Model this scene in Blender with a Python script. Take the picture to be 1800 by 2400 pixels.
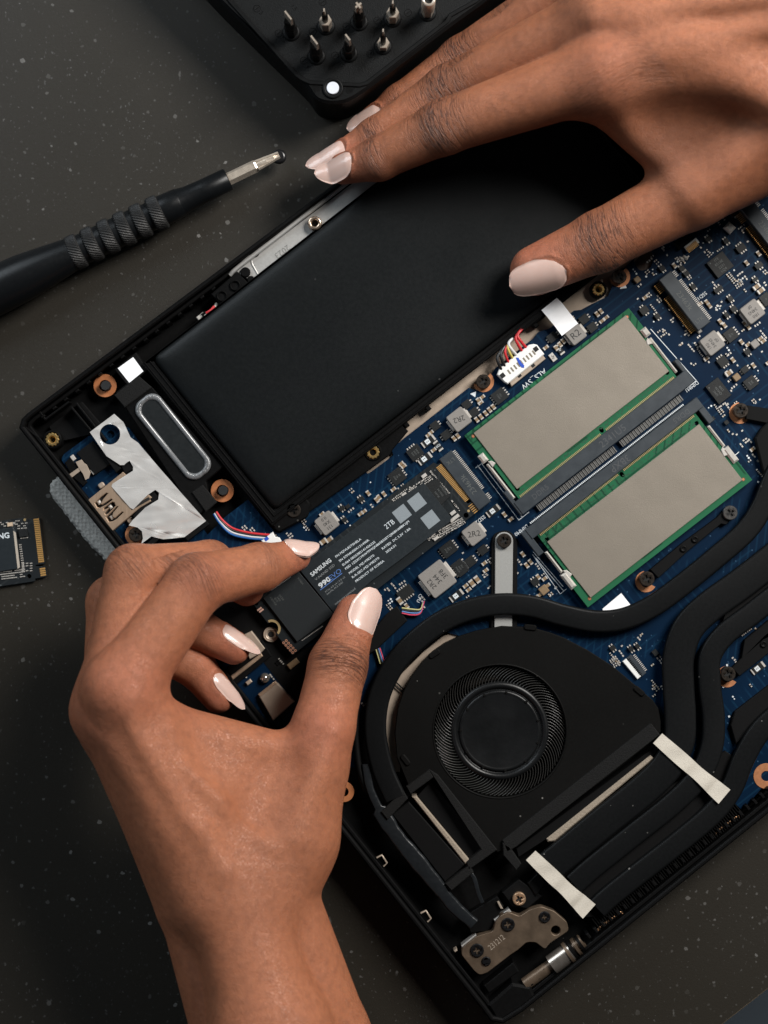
import bpy, math, random
import numpy as np
from mathutils import Vector, Matrix
from mathutils.geometry import tessellate_polygon

for o in list(bpy.data.objects):
    bpy.data.objects.remove(o)
scene = bpy.context.scene
COL = scene.collection
random.seed(7)
R = math.radians

# ------------------------------------------------------------------ camera, world, lamps, exposure
MM = 0.001
CAM_H = 550.0            # mm above the table top
S0 = 7.07                # photograph pixels per mm on the table top
cam_data = bpy.data.cameras.new('camera')
cam = bpy.data.objects.new('camera', cam_data)
COL.objects.link(cam)
cam.location = (0, 0, CAM_H * MM)
cam.rotation_euler = (0, 0, 0)
cam_data.sensor_fit = 'VERTICAL'
cam_data.sensor_height = 36.0
cam_data.lens = 36.0 / (2400.0 / S0) * CAM_H
cam_data.clip_start = 0.01
cam_data.clip_end = 20.0
cam_data.dof.use_dof = True
cam_data.dof.focus_distance = (CAM_H - 17) * MM
cam_data.dof.aperture_fstop = 9.0
scene.camera = cam

world = bpy.data.worlds.new('World')
scene.world = world
world.use_nodes = True
bg = world.node_tree.nodes['Background']
bg.inputs['Color'].default_value = (0.75, 0.85, 1.0, 1)
bg.inputs['Strength'].default_value = 0.012


def area_lamp(name, loc, target, sx, sy, power, color):
    d = bpy.data.lights.new(name, 'AREA')
    d.shape = 'RECTANGLE'
    d.size, d.size_y = sx, sy
    d.energy = power
    d.color = color
    o = bpy.data.objects.new(name, d)
    COL.objects.link(o)
    o.location = loc
    v = Vector(target) - Vector(loc)
    o.rotation_euler = v.to_track_quat('-Z', 'Y').to_euler()
    return o


area_lamp('window_light', (0.50, 0.47, 0.60), (0.0, 0.02, 0.0), 0.34, 0.34, 13.8, (1.0, 0.965, 0.92))
area_lamp('side_window_light', (-0.44, 0.44, 0.42), (-0.05, 0.05, 0.0), 0.36, 0.36, 2.5, (0.84, 0.93, 1.0))
area_lamp('room_fill_light', (-0.60, -0.40, 0.55), (0.0, 0.0, 0.0), 0.5, 0.5, 0.4, (0.75, 0.88, 1.0))

scene.view_settings.view_transform = 'Standard'
scene.view_settings.look = 'None'
scene.view_settings.gamma = 1.0
scene.view_settings.exposure = 0.0
scene.cycles.max_bounces = 6
scene.cycles.diffuse_bounces = 3
scene.cycles.glossy_bounces = 3
scene.cycles.use_denoising = True


# ------------------------------------------------------------------ coordinates: photograph pixel on a plane z mm up -> metres
def P(px, py, z=0.0):
    k = (CAM_H - z) / CAM_H / S0
    return Vector(((px - 900.0) * k * MM, (1200.0 - py) * k * MM, z * MM))


def Pmm(px, py, z):
    k = (CAM_H - z) / CAM_H / S0
    return np.array([(px - 900.0) * k, (1200.0 - py) * k, z], dtype=np.float64)


def PXMM(z):             # pixels per mm at height z
    return S0 * CAM_H / (CAM_H - z)


ANG = 37.8               # the laptop's long side, degrees up from the picture's horizontal
UX, UY = math.cos(R(ANG)), -math.sin(R(ANG))      # along the long side, in pixels (y down)
VX, VY = math.sin(R(ANG)), math.cos(R(ANG))


def UV(o, u, v):
    return (o[0] + u * UX + v * VX, o[1] + u * UY + v * VY)


# ------------------------------------------------------------------ materials
MATS = {}


def nodes_of(m):
    m.use_nodes = True
    nt = m.node_tree
    return nt, nt.nodes, nt.links, nt.nodes['Principled BSDF']


def mat(name, col, rough=0.5, metal=0.0, var=0.12, vscale=900.0, bump=0.0, bscale=3000.0, spec=0.5, coat=0.0, rvar=0.08, aniso=None, trans=0.0):
    """Plain procedural surface: base colour with a little noise in colour, roughness and relief."""
    if name in MATS:
        return MATS[name]
    m = bpy.data.materials.new(name)
    nt, N, L, b = nodes_of(m)
    tc = N.new('ShaderNodeTexCoord')
    src = tc.outputs['Object']
    if aniso:
        mp = N.new('ShaderNodeMapping')
        mp.inputs['Rotation'].default_value = (0, 0, aniso[0])
        mp.inputs['Scale'].default_value = (aniso[1], aniso[2], 1)
        L.new(src, mp.inputs['Vector'])
        src = mp.outputs['Vector']
    nz = N.new('ShaderNodeTexNoise')
    nz.inputs['Scale'].default_value = vscale
    nz.inputs['Detail'].default_value = 4
    L.new(src, nz.inputs['Vector'])
    hs = N.new('ShaderNodeMix')
    hs.data_type = 'RGBA'
    lo = [c * (1 - var) for c in col]
    hi = [min(1, c * (1 + var)) for c in col]
    hs.inputs['A'].default_value = (*lo, 1)
    hs.inputs['B'].default_value = (*hi, 1)
    L.new(nz.outputs['Fac'], hs.inputs['Factor'])
    L.new(hs.outputs['Result'], b.inputs['Base Color'])
    mr = N.new('ShaderNodeMapRange')
    mr.inputs['To Min'].default_value = max(0.02, rough - rvar)
    mr.inputs['To Max'].default_value = min(1, rough + rvar)
    L.new(nz.outputs['Fac'], mr.inputs['Value'])
    L.new(mr.outputs['Result'], b.inputs['Roughness'])
    b.inputs['Metallic'].default_value = metal
    b.inputs['Specular IOR Level'].default_value = spec
    b.inputs['Coat Weight'].default_value = coat
    b.inputs['Coat Roughness'].default_value = 0.15
    if bump > 0:
        n2 = N.new('ShaderNodeTexNoise')
        n2.inputs['Scale'].default_value = bscale
        n2.inputs['Detail'].default_value = 3
        L.new(src, n2.inputs['Vector'])
        bp = N.new('ShaderNodeBump')
        bp.inputs['Strength'].default_value = bump
        bp.inputs['Distance'].default_value = 0.0002
        L.new(n2.outputs['Fac'], bp.inputs['Height'])
        L.new(bp.outputs['Normal'], b.inputs['Normal'])
    MATS[name] = m
    return m


def dust(m, amount=0.5, scale=420.0, col=(0.16, 0.155, 0.145)):
    """Sparse specks of dust and lint lying on a dark surface."""
    nt = m.node_tree
    N, L = nt.nodes, nt.links
    b = N['Principled BSDF']
    src = b.inputs['Base Color'].links[0].from_socket
    vo = N.new('ShaderNodeTexVoronoi')
    vo.inputs['Scale'].default_value = scale
    L.new(N['Texture Coordinate'].outputs['Object'], vo.inputs['Vector'])
    sp = N.new('ShaderNodeSeparateColor')
    L.new(vo.outputs['Color'], sp.inputs['Color'])
    r1 = N.new('ShaderNodeMapRange')
    r1.inputs['From Min'].default_value = 1 - 0.14 * amount
    r1.inputs['To Max'].default_value = 0.15
    L.new(sp.outputs['Red'], r1.inputs['Value'])
    cmp_ = N.new('ShaderNodeMath')
    cmp_.operation = 'LESS_THAN'
    L.new(vo.outputs['Distance'], cmp_.inputs[0])
    L.new(r1.outputs['Result'], cmp_.inputs[1])
    ml = N.new('ShaderNodeMath')
    ml.operation = 'MULTIPLY'
    L.new(cmp_.outputs[0], ml.inputs[0])
    L.new(sp.outputs['Green'], ml.inputs[1])
    sm = N.new('ShaderNodeTexNoise')
    sm.inputs['Scale'].default_value = 22
    sm.inputs['Detail'].default_value = 5
    L.new(N['Texture Coordinate'].outputs['Object'], sm.inputs['Vector'])
    x = N.new('ShaderNodeMix')
    x.data_type = 'RGBA'
    x.inputs['B'].default_value = (*col, 1)
    L.new(src, x.inputs['A'])
    L.new(ml.outputs[0], x.inputs['Factor'])
    L.new(x.outputs['Result'], b.inputs['Base Color'])
    # smears: the sheen drifts over the surface
    rs = b.inputs['Roughness'].links[0].from_socket
    ad = N.new('ShaderNodeMath')
    ad.operation = 'MULTIPLY_ADD'
    ad.inputs[1].default_value = 0.30
    L.new(sm.outputs['Fac'], ad.inputs[0])
    sb = N.new('ShaderNodeMath')
    sb.operation = 'SUBTRACT'
    sb.inputs[1].default_value = 0.15
    L.new(rs, sb.inputs[0])
    L.new(sb.outputs[0], ad.inputs[2])
    L.new(ad.outputs[0], b.inputs['Roughness'])
    return m


# ------------------------------------------------------------------ mesh builder
class MB:
    """Collects shapes (metres, world axes) and links them as ONE mesh object."""

    def __init__(self):
        self.v, self.f, self.mi, self.sm, self.mats = [], [], [], [], []

    def m(self, material):
        if material not in self.mats:
            self.mats.append(material)
        return self.mats.index(material)

    def add(self, verts, faces, material, smooth=False):
        k = len(self.v)
        i = self.m(material)
        self.v.extend([tuple(v) for v in verts])
        for f in faces:
            self.f.append([k + j for j in f])
            self.mi.append(i)
            self.sm.append(smooth)
        return self

    def mesh(self, name, origin=None):
        me = bpy.data.meshes.new(name)
        o = origin if origin is not None else Vector((0, 0, 0))
        me.from_pydata([(a - o[0], b - o[1], c - o[2]) for a, b, c in self.v], [], self.f)
        for mt in self.mats:
            me.materials.append(mt)
        me.polygons.foreach_set('material_index', self.mi)
        me.polygons.foreach_set('use_smooth', self.sm)
        me.update()
        return me

    def build(self, name, parent=None, origin=None):
        """origin: a world point for the object's own origin (default: centre of its bounds, at its base)."""
        if origin is None:
            a = np.array(self.v)
            lo, hi = a.min(0), a.max(0)
            origin = Vector(((lo[0] + hi[0]) / 2, (lo[1] + hi[1]) / 2, lo[2]))
        ob = bpy.data.objects.new(name, self.mesh(name, origin))
        COL.objects.link(ob)
        place(ob, origin, parent)
        return ob


WORLD = {}


def place(ob, origin, parent=None):
    """Put an object at a world point; parents here are never rotated, so a child's location is a plain offset."""
    WORLD[ob.name] = Vector(origin)
    if parent is not None:
        ob.parent = parent
        ob.location = Vector(origin) - WORLD[parent.name]
    else:
        ob.location = origin


def empty(name, origin):
    o = bpy.data.objects.new(name, None)
    o.empty_display_size = 0.01
    COL.objects.link(o)
    place(o, origin)
    return o


def tag(o, label=None, category=None, group=None, kind=None):
    if label:
        o['label'] = label
    if category:
        o['category'] = category
    if group:
        o['group'] = group
    if kind:
        o['kind'] = kind
    return o


def copy_part(src, origin, parent, rot=None):
    c = src.copy()
    COL.objects.link(c)
    place(c, origin, parent)
    if rot is not None:
        c.rotation_euler = (0, 0, rot)
    return c


# ---- polygons (lists of 2-D points in metres)
def px_poly(pts, z):
    return [P(x, y, z).xy for x, y in pts]


def area2(p):
    return sum(p[i][0] * p[(i + 1) % len(p)][1] - p[(i + 1) % len(p)][0] * p[i][1] for i in range(len(p)))


def ccw(p):
    return list(p) if area2(p) > 0 else list(p)[::-1]


def inset(p, d):
    """Mitre offset of a counter-clockwise polygon inwards by d."""
    n = len(p)
    out = []
    for i in range(n):
        a, b, c = Vector(p[i - 1]), Vector(p[i]), Vector(p[(i + 1) % n])
        e1, e2 = (b - a), (c - b)
        if e1.length < 1e-9 or e2.length < 1e-9:
            out.append(b)
            continue
        e1.normalize()
        e2.normalize()
        n1, n2 = Vector((-e1.y, e1.x)), Vector((-e2.y, e2.x))
        m_ = n1 + n2
        q = max(0.35, 1 + n1.dot(n2))
        out.append(b + m_ * (d / q))
    return out


def round_poly(p, r, n=4, only=None):
    """Round the corners of a polygon (2-D, metres)."""
    out = []
    k = len(p)
    for i in range(k):
        if only is not None and i not in only:
            out.append(Vector(p[i]))
            continue
        a, b, c = Vector(p[i - 1]), Vector(p[i]), Vector(p[(i + 1) % k])
        d1, d2 = (a - b), (c - b)
        rr = min(r, d1.length * 0.45, d2.length * 0.45)
        s, e = b + d1.normalized() * rr, b + d2.normalized() * rr
        for j in range(n + 1):
            t = j / n
            out.append((1 - t) ** 2 * s + 2 * t * (1 - t) * b + t * t * e)
    return out


def prism(mb, outer, z0, z1, material, ch=0.0, holes=(), bottom=False, smooth=False, side=None):
    """Extruded polygon between z0 and z1 (mm); ch: chamfer (mm) at the top edge; holes: list of polygons through it."""
    outer = ccw(outer)
    z0 *= MM
    z1 *= MM
    ch *= MM
    holes = [ccw(h)[::-1] for h in holes]
    loops_top = []
    for k, lp in enumerate([outer] + holes):
        n = len(lp)
        top = inset(lp, ch) if ch > 0 else [Vector(q) for q in lp]
        rings = [[(q[0], q[1], z0) for q in lp]]
        if ch > 0:
            rings.append([(q[0], q[1], z1 - ch) for q in lp])
        rings.append([(q[0], q[1], z1) for q in top])
        vs = [v for r_ in rings for v in r_]
        fs = []
        for r_ in range(len(rings) - 1):
            for i in range(n):
                j = (i + 1) % n
                fs.append((r_ * n + i, r_ * n + j, (r_ + 1) * n + j, (r_ + 1) * n + i))
        mb.add(vs, fs, side or material, smooth)
        loops_top.append([Vector((q[0], q[1], 0)) for q in top])
    flat = [q for lp in loops_top for q in lp]
    tris = tessellate_polygon(loops_top)
    fix = []
    for t in tris:
        a, b, c = (flat[i] for i in t)
        if (b.x - a.x) * (c.y - a.y) - (b.y - a.y) * (c.x - a.x) < 0:
            t = t[::-1]
        fix.append(tuple(t))
    mb.add([(q.x, q.y, z1) for q in flat], fix, material)
    if bottom:
        fl = [Vector((q[0], q[1], 0)) for q in outer]
        hl = [[Vector((q[0], q[1], 0)) for q in h] for h in holes]
        al = fl + [q for h in hl for q in h]
        fix = []
        for t in tessellate_polygon([fl] + hl):
            a, b, c = (al[i] for i in t)
            if (b.x - a.x) * (c.y - a.y) - (b.y - a.y) * (c.x - a.x) > 0:
                t = t[::-1]
            fix.append(tuple(t))
        mb.add([(q.x, q.y, z0) for q in al], fix, material)
    return mb


def rect(cx, cy, w, h, ang=ANG, z=11.0, r=0.0, n=3):
    """Rectangle centred on a photograph pixel; w along the laptop's long side, h across it, both in photograph pixels."""
    c = P(cx, cy, z)
    k = MM / PXMM(z)
    ca, sa = math.cos(R(ang)), math.sin(R(ang))
    out = []
    for sx, sy in ((-1, -1), (1, -1), (1, 1), (-1, 1)):
        x, y = sx * w / 2 * k, sy * h / 2 * k
        out.append(Vector((c.x + x * ca - y * sa, c.y + x * sa + y * ca)))
    return round_poly(out, r * MM, n) if r > 0 else out


def circ(cx, cy, rpx, z=11.0, n=28, a0=0.0, a1=360.0):
    c = P(cx, cy, z)
    rr = rpx * MM / PXMM(z)
    full = abs(a1 - a0) >= 359.9
    return [Vector((c.x + rr * math.cos(R(a0 + (a1 - a0) * i / (n if full else n - 1))), c.y + rr * math.sin(R(a0 + (a1 - a0) * i / (n if full else n - 1))))) for i in range(n)]


def lathe(mb, cx, cy, prof, material, n=28, zref=None, smooth=True, cap=True):
    """prof: list of (radius mm, z mm) from the outside up to the middle; turned round the vertical through a photograph pixel."""
    c = P(cx, cy, prof[-1][1] if zref is None else zref)
    vs, fs = [], []
    for r_, z in prof:
        for i in range(n):
            a = 2 * math.pi * i / n
            vs.append((c.x + r_ * MM * math.cos(a), c.y + r_ * MM * math.sin(a), z * MM))
    for k in range(len(prof) - 1):
        for i in range(n):
            j = (i + 1) % n
            fs.append((k * n + i, k * n + j, (k + 1) * n + j, (k + 1) * n + i))
    mb.add(vs, fs, material, smooth)
    if cap:
        k = (len(prof) - 1) * n
        mb.add(vs[k:k + n], [tuple(range(n))], material)
    return mb


def catmull(pts, sub=8):
    pts = [np.array(p, float) for p in pts]
    q = [2 * pts[0] - pts[1]] + pts + [2 * pts[-1] - pts[-2]]
    out = []
    for i in range(1, len(q) - 2):
        p0, p1, p2, p3 = q[i - 1:i + 3]
        for j in range(sub):
            t = j / sub
            out.append(0.5 * (2 * p1 + (p2 - p0) * t + (2 * p0 - 5 * p1 + 4 * p2 - p3) * t * t + (3 * p1 - p0 - 3 * p2 + p3) * t ** 3))
    out.append(q[-2])
    return out


def sweep(mb, path, section, material, closed_caps=True, smooth=True, widths=None):
    """path: 3-D points in metres; section: list of (side, up) offsets in metres; the side stays level with the ground."""
    n = len(section)
    vs, fs = [], []
    path = [Vector(p) for p in path]
    for i, p in enumerate(path):
        d = (path[min(i + 1, len(path) - 1)] - path[max(i - 1, 0)]).normalized()
        side = Vector((-d.y, d.x, 0))
        if side.length < 1e-6:
            side = Vector((1, 0, 0))
        side.normalize()
        up = d.cross(side) * -1
        if up.z < 0:
            up = -up
        w = widths[i] if widths else 1.0
        for s, u in section:
            vs.append(p + side * s * w + up * u)
    for i in range(len(path) - 1):
        for j in range(n):
            k = (j + 1) % n
            fs.append((i * n + k, i * n + j, (i + 1) * n + j, (i + 1) * n + k))
    mb.add(vs, fs, material, smooth)
    if closed_caps:
        mb.add(vs[:n], [tuple(range(n))], material)
        mb.add(vs[-n:], [tuple(range(n))[::-1]], material)
    return mb


def round_section(r, n=8):
    return [(r * MM * math.cos(2 * math.pi * i / n), r * MM * math.sin(2 * math.pi * i / n)) for i in range(n)]


def flat_section(w, h, r, n=4):
    """Rounded box section, w wide and h high (mm), centred on the path."""
    out = []
    for sx, sy, a0 in ((1, 1, 0), (-1, 1, 90), (-1, -1, 180), (1, -1, 270)):
        for i in range(n + 1):
            a = R(a0 + 90 * i / n)
            out.append(((sx * (w / 2 - r) + r * math.cos(a)) * MM, (sy * (h / 2 - r) + r * math.sin(a)) * MM))
    return out


_TXT = {}


def text_shape(s, bold=0.0):
    key = (s, bold)
    if key not in _TXT:
        cu = bpy.data.curves.new('lettering', 'FONT')
        cu.body = s
        cu.size = 1.0
        cu.resolution_u = 2
        cu.offset = bold
        cu.fill_mode = 'FRONT'
        ob = bpy.data.objects.new('lettering', cu)
        me = bpy.data.meshes.new_from_object(ob)
        v = [tuple(x.co) for x in me.vertices]
        f = [tuple(p.vertices) for p in me.polygons]
        bpy.data.objects.remove(ob)
        bpy.data.meshes.remove(me)
        xs = [a[0] for a in v] or [0]
        ys = [a[1] for a in v] or [0]
        _TXT[key] = (v, f, min(xs), max(xs), min(ys), max(ys))
    return _TXT[key]


def text(mb, s, px, py, cap_px, ang, z, material, align='c', width_px=None, bold=0.0, shear=0.0):
    """Flat lettering: capital height in photograph pixels, placed at a pixel on the plane z (mm); align c (centre) or l (baseline start)."""
    v, f, x0, x1, y0, y1 = text_shape(s, bold)
    if not f:
        return
    k = MM / PXMM(z)
    sy = cap_px * k / 0.73
    sx = sy if width_px is None else width_px * k / max(1e-6, x1 - x0)
    c = P(px, py, z)
    ox = (x0 + x1) / 2 if align == 'c' else x0
    oy = (y0 + y1) / 2 if align == 'c' else 0.0
    ca, sa = math.cos(R(ang)), math.sin(R(ang))
    vs = []
    for a, b, _ in v:
        x, y = (a - ox) * sx + shear * (b - oy) * sy, (b - oy) * sy
        vs.append((c.x + x * ca - y * sa, c.y + x * sa + y * ca, z * MM))
    mb.add(vs, f, material)
# ------------------------------------------------------------------ table and floor
def table_material():
    m = bpy.data.materials.new('speckled_dark_laminate')
    nt, N, L, b = nodes_of(m)
    tc = N.new('ShaderNodeTexCoord')
    # soft tone drift
    big = N.new('ShaderNodeTexNoise')
    big.inputs['Scale'].default_value = 14
    big.inputs['Detail'].default_value = 3
    L.new(tc.outputs['Object'], big.inputs['Vector'])
    fine = N.new('ShaderNodeTexNoise')
    fine.inputs['Scale'].default_value = 1700
    fine.inputs['Detail'].default_value = 3
    L.new(tc.outputs['Object'], fine.inputs['Vector'])
    mx = N.new('ShaderNodeMix')
    mx.data_type = 'RGBA'
    mx.inputs['A'].default_value = (0.0142, 0.0120, 0.0087, 1)
    mx.inputs['B'].default_value = (0.0215, 0.0182, 0.0132, 1)
    ad = N.new('ShaderNodeMath')
    ad.operation = 'MULTIPLY_ADD'
    ad.inputs[1].default_value = 0.5
    L.new(big.outputs['Fac'], ad.inputs[0])
    hm = N.new('ShaderNodeMath')
    hm.operation = 'MULTIPLY'
    hm.inputs[1].default_value = 0.5
    L.new(fine.outputs['Fac'], hm.inputs[0])
    L.new(hm.outputs[0], ad.inputs[2])
    L.new(ad.outputs[0], mx.inputs['Factor'])
    col = mx.outputs['Result']
    # flecks: cells of a distorted Voronoi, each with its own radius
    for sc, thr, rmul, fc, seed, stretch in ((118.0, 0.50, 0.105, 0.16, 0.0, 1.0), (250.0, 0.55, 0.14, 0.11, 3.7, 1.0), (70.0, 0.80, 0.055, 0.15, 9.1, 0.28), (430.0, 0.55, 0.15, 0.075, 5.3, 1.0), (640.0, 0.6, 0.16, 0.06, 2.1, 0.6)):
        mp = N.new('ShaderNodeMapping')
        mp.inputs['Location'].default_value = (seed, seed * 0.7, 0)
        mp.inputs['Rotation'].default_value = (0, 0, 0.9 * seed)
        mp.inputs['Scale'].default_value = (1, stretch, 0.0)
        L.new(tc.outputs['Object'], mp.inputs['Vector'])
        wn = N.new('ShaderNodeTexNoise')
        wn.inputs['Scale'].default_value = 900
        wn.inputs['Detail'].default_value = 2
        L.new(tc.outputs['Object'], wn.inputs['Vector'])
        sub = N.new('ShaderNodeVectorMath')
        sub.operation = 'MULTIPLY_ADD'
        sub.inputs[1].default_value = (0.0012, 0.0012, 0)
        L.new(wn.outputs['Color'], sub.inputs[0])
        L.new(mp.outputs['Vector'], sub.inputs[2])
        vo = N.new('ShaderNodeTexVoronoi')
        vo.inputs['Scale'].default_value = sc
        vo.voronoi_dimensions = '2D'
        L.new(sub.outputs['Vector'], vo.inputs['Vector'])
        sep = N.new('ShaderNodeSeparateColor')
        L.new(vo.outputs['Color'], sep.inputs['Color'])
        # radius = rmul * max(0, rand - thr) / (1 - thr)
        r1 = N.new('ShaderNodeMapRange')
        r1.inputs['From Min'].default_value = thr
        r1.inputs['From Max'].default_value = 1.0
        r1.inputs['To Min'].default_value = 0.0
        r1.inputs['To Max'].default_value = rmul
        L.new(sep.outputs['Red'], r1.inputs['Value'])
        df = N.new('ShaderNodeMath')
        df.operation = 'SUBTRACT'
        L.new(r1.outputs['Result'], df.inputs[0])
        L.new(vo.outputs['Distance'], df.inputs[1])
        st = N.new('ShaderNodeMapRange')
        st.inputs['From Min'].default_value = 0.0
        st.inputs['From Max'].default_value = 0.02
        st.inputs['To Max'].default_value = 1.0
        L.new(df.outputs[0], st.inputs['Value'])
        br = N.new('ShaderNodeMath')
        br.operation = 'MULTIPLY_ADD'
        br.inputs[1].default_value = 0.75
        br.inputs[2].default_value = 0.25
        L.new(sep.outputs['Green'], br.inputs[0])
        pn = N.new('ShaderNodeTexNoise')
        pn.inputs['Scale'].default_value = 26
        pn.inputs['Detail'].default_value = 3
        mp4 = N.new('ShaderNodeMapping')
        mp4.inputs['Location'].default_value = (seed, 4.0, 0)
        L.new(tc.outputs['Object'], mp4.inputs['Vector'])
        L.new(mp4.outputs['Vector'], pn.inputs['Vector'])
        pm = N.new('ShaderNodeMapRange')
        pm.inputs['From Min'].default_value = 0.40
        pm.inputs['From Max'].default_value = 0.62
        pm.inputs['To Min'].default_value = 0.15
        L.new(pn.outputs['Fac'], pm.inputs['Value'])
        f0 = N.new('ShaderNodeMath')
        f0.operation = 'MULTIPLY'
        L.new(st.outputs['Result'], f0.inputs[0])
        L.new(pm.outputs['Result'], f0.inputs[1])
        fm = N.new('ShaderNodeMath')
        fm.operation = 'MULTIPLY'
        L.new(f0.outputs[0], fm.inputs[0])
        L.new(br.outputs[0], fm.inputs[1])
        mm = N.new('ShaderNodeMix')
        mm.data_type = 'RGBA'
        mm.inputs['B'].default_value = (fc, fc * 0.97, fc * 0.92, 1)
        L.new(col, mm.inputs['A'])
        L.new(fm.outputs[0], mm.inputs['Factor'])
        col = mm.outputs['Result']
    L.new(col, b.inputs['Base Color'])
    rgh = N.new('ShaderNodeMapRange')
    rgh.inputs['To Min'].default_value = 0.40
    rgh.inputs['To Max'].default_value = 0.62
    big2 = N.new('ShaderNodeTexNoise')
    big2.inputs['Scale'].default_value = 9
    big2.inputs['Detail'].default_value = 6
    L.new(tc.outputs['Object'], big2.inputs['Vector'])
    L.new(big2.outputs['Fac'], rgh.inputs['Value'])
    L.new(rgh.outputs['Result'], b.inputs['Roughness'])
    b.inputs['Specular IOR Level'].default_value = 0.32
    bp = N.new('ShaderNodeBump')
    bp.inputs['Strength'].default_value = 0.18
    bp.inputs['Distance'].default_value = 0.0002
    L.new(fine.outputs['Fac'], bp.inputs['Height'])
    L.new(bp.outputs['Normal'], b.inputs['Normal'])
    return m


mb = MB()
tb = table_material()
edge_m = mat('raw_table_edge', (0.16, 0.12, 0.075), 0.7, var=0.5, vscale=600, bump=0.4, bscale=1200)
tpoly = px_poly([(-2500, -2200), (3800, -2200), (3800, -930), (1701, 2400), (900, 3700), (-2500, 3700)], 0)
tpoly = px_poly([(-2500, -2200), (4300, -2200), (4300, 560), (1800, 2318), (1700, 2396), (400, 3400), (-2500, 3400)], 0)
prism(mb, tpoly, -28, 0, tb, ch=0.35, side=edge_m)
table = mb.build('table_top', origin=Vector((0, 0, -0.028)))
tag(table, kind='structure')
mb = MB()
fl = mat('blue_grey_floor', (0.16, 0.20, 0.24), 0.55, var=0.15, vscale=12)
mb.add([(-4, -4, -0.74), (4, -4, -0.74), (4, 4, -0.74), (-4, 4, -0.74)], [(0, 1, 2, 3)], fl)
tag(mb.build('floor', origin=Vector((0, 0, -0.74))), kind='structure')
# ------------------------------------------------------------------ hands: one continuous skin each, from a smooth distance field
def smin(a, b, k):
    h = np.maximum(k - np.abs(a - b), 0.0) / k
    return np.minimum(a, b) - h * h * k * 0.25


def d_cone(p, a, b, ra, rb):
    ba = (b - a).astype(np.float32)
    pa = p - a.astype(np.float32)
    h = np.clip(pa @ ba / np.float32(ba @ ba), 0, 1)
    q = pa - h[:, None] * ba
    return np.sqrt(np.einsum('ij,ij->i', q, q)) - (ra + (rb - ra) * h)


def d_tri(p, a, b, c, r):
    a, b, c = (x.astype(np.float32) for x in (a, b, c))
    n = np.cross(b - a, c - a)
    n /= np.linalg.norm(n)

    def seg(u, v):
        e = v - u
        w = p - u
        h = np.clip(w @ e / (e @ e), 0, 1)
        q = w - h[:, None] * e
        return np.einsum('ij,ij->i', q, q)
    d2 = np.minimum(np.minimum(seg(a, b), seg(b, c)), seg(c, a))
    ins = np.ones(len(p), bool)
    for u, v in ((a, b), (b, c), (c, a)):
        ins &= ((p - u) @ np.cross(n, v - u)) >= 0
    pl = ((p - a) @ n) ** 2
    return np.sqrt(np.where(ins, pl, d2)) - r


class Hand:
    def __init__(self, fingers, palm, tris, extra, pk=9.0, fk=6.0):
        self.fing = [[(Pmm(x, y, z), r) for x, y, z, r in f] for f in fingers]
        self.palm = [(Pmm(*a[:3]), Pmm(*b[:3]), a[3], b[3], k) for a, b, k in palm]
        self.tris = [(Pmm(*a), Pmm(*b), Pmm(*c), r, k) for a, b, c, r, k in tris]
        self.extra = [(Pmm(*a[:3]), Pmm(*b[:3]), a[3], b[3], k) for a, b, k in extra]   # dents (cut out smoothly)
        self.pk, self.fk = pk, fk

    def sdf(self, p):
        f = None
        for a, b, ra, rb, k in self.palm:
            d = d_cone(p, a, b, ra, rb)
            f = d if f is None else smin(f, d, k)
        for a, b, c, r, k in self.tris:
            f = smin(f, d_tri(p, a, b, c, r), k)
        g = None
        for ch in self.fing:
            c = None
            for (a, ra), (b, rb) in zip(ch[:-1], ch[1:]):
                d = d_cone(p, a, b, ra, rb)
                c = d if c is None else smin(c, d, 2.2)
            g = c if g is None else smin(g, c, 0.35)
        f = smin(f, g, self.fk)
        for a, b, ra, rb, k in self.extra:
            d = -d_cone(p, a, b, ra, rb)
            f = -smin(-f, -d, k)
        return f

    def finger(self, p, i):
        c = None
        ch = self.fing[i]
        for (a, ra), (b, rb) in list(zip(ch[:-1], ch[1:]))[-2:]:
            d = d_cone(p, a, b, ra, rb)
            c = d if c is None else smin(c, d, 2.2)
        return c

    def bounds(self):
        pts = []
        for ch in self.fing:
            for a, r in ch:
                pts += [a - r, a + r]
        for a, b, ra, rb, _ in self.palm:
            pts += [a - ra, a + ra, b - rb, b + rb]
        pts = np.array(pts)
        return pts.min(0) - 3, pts.max(0) + 3


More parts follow.
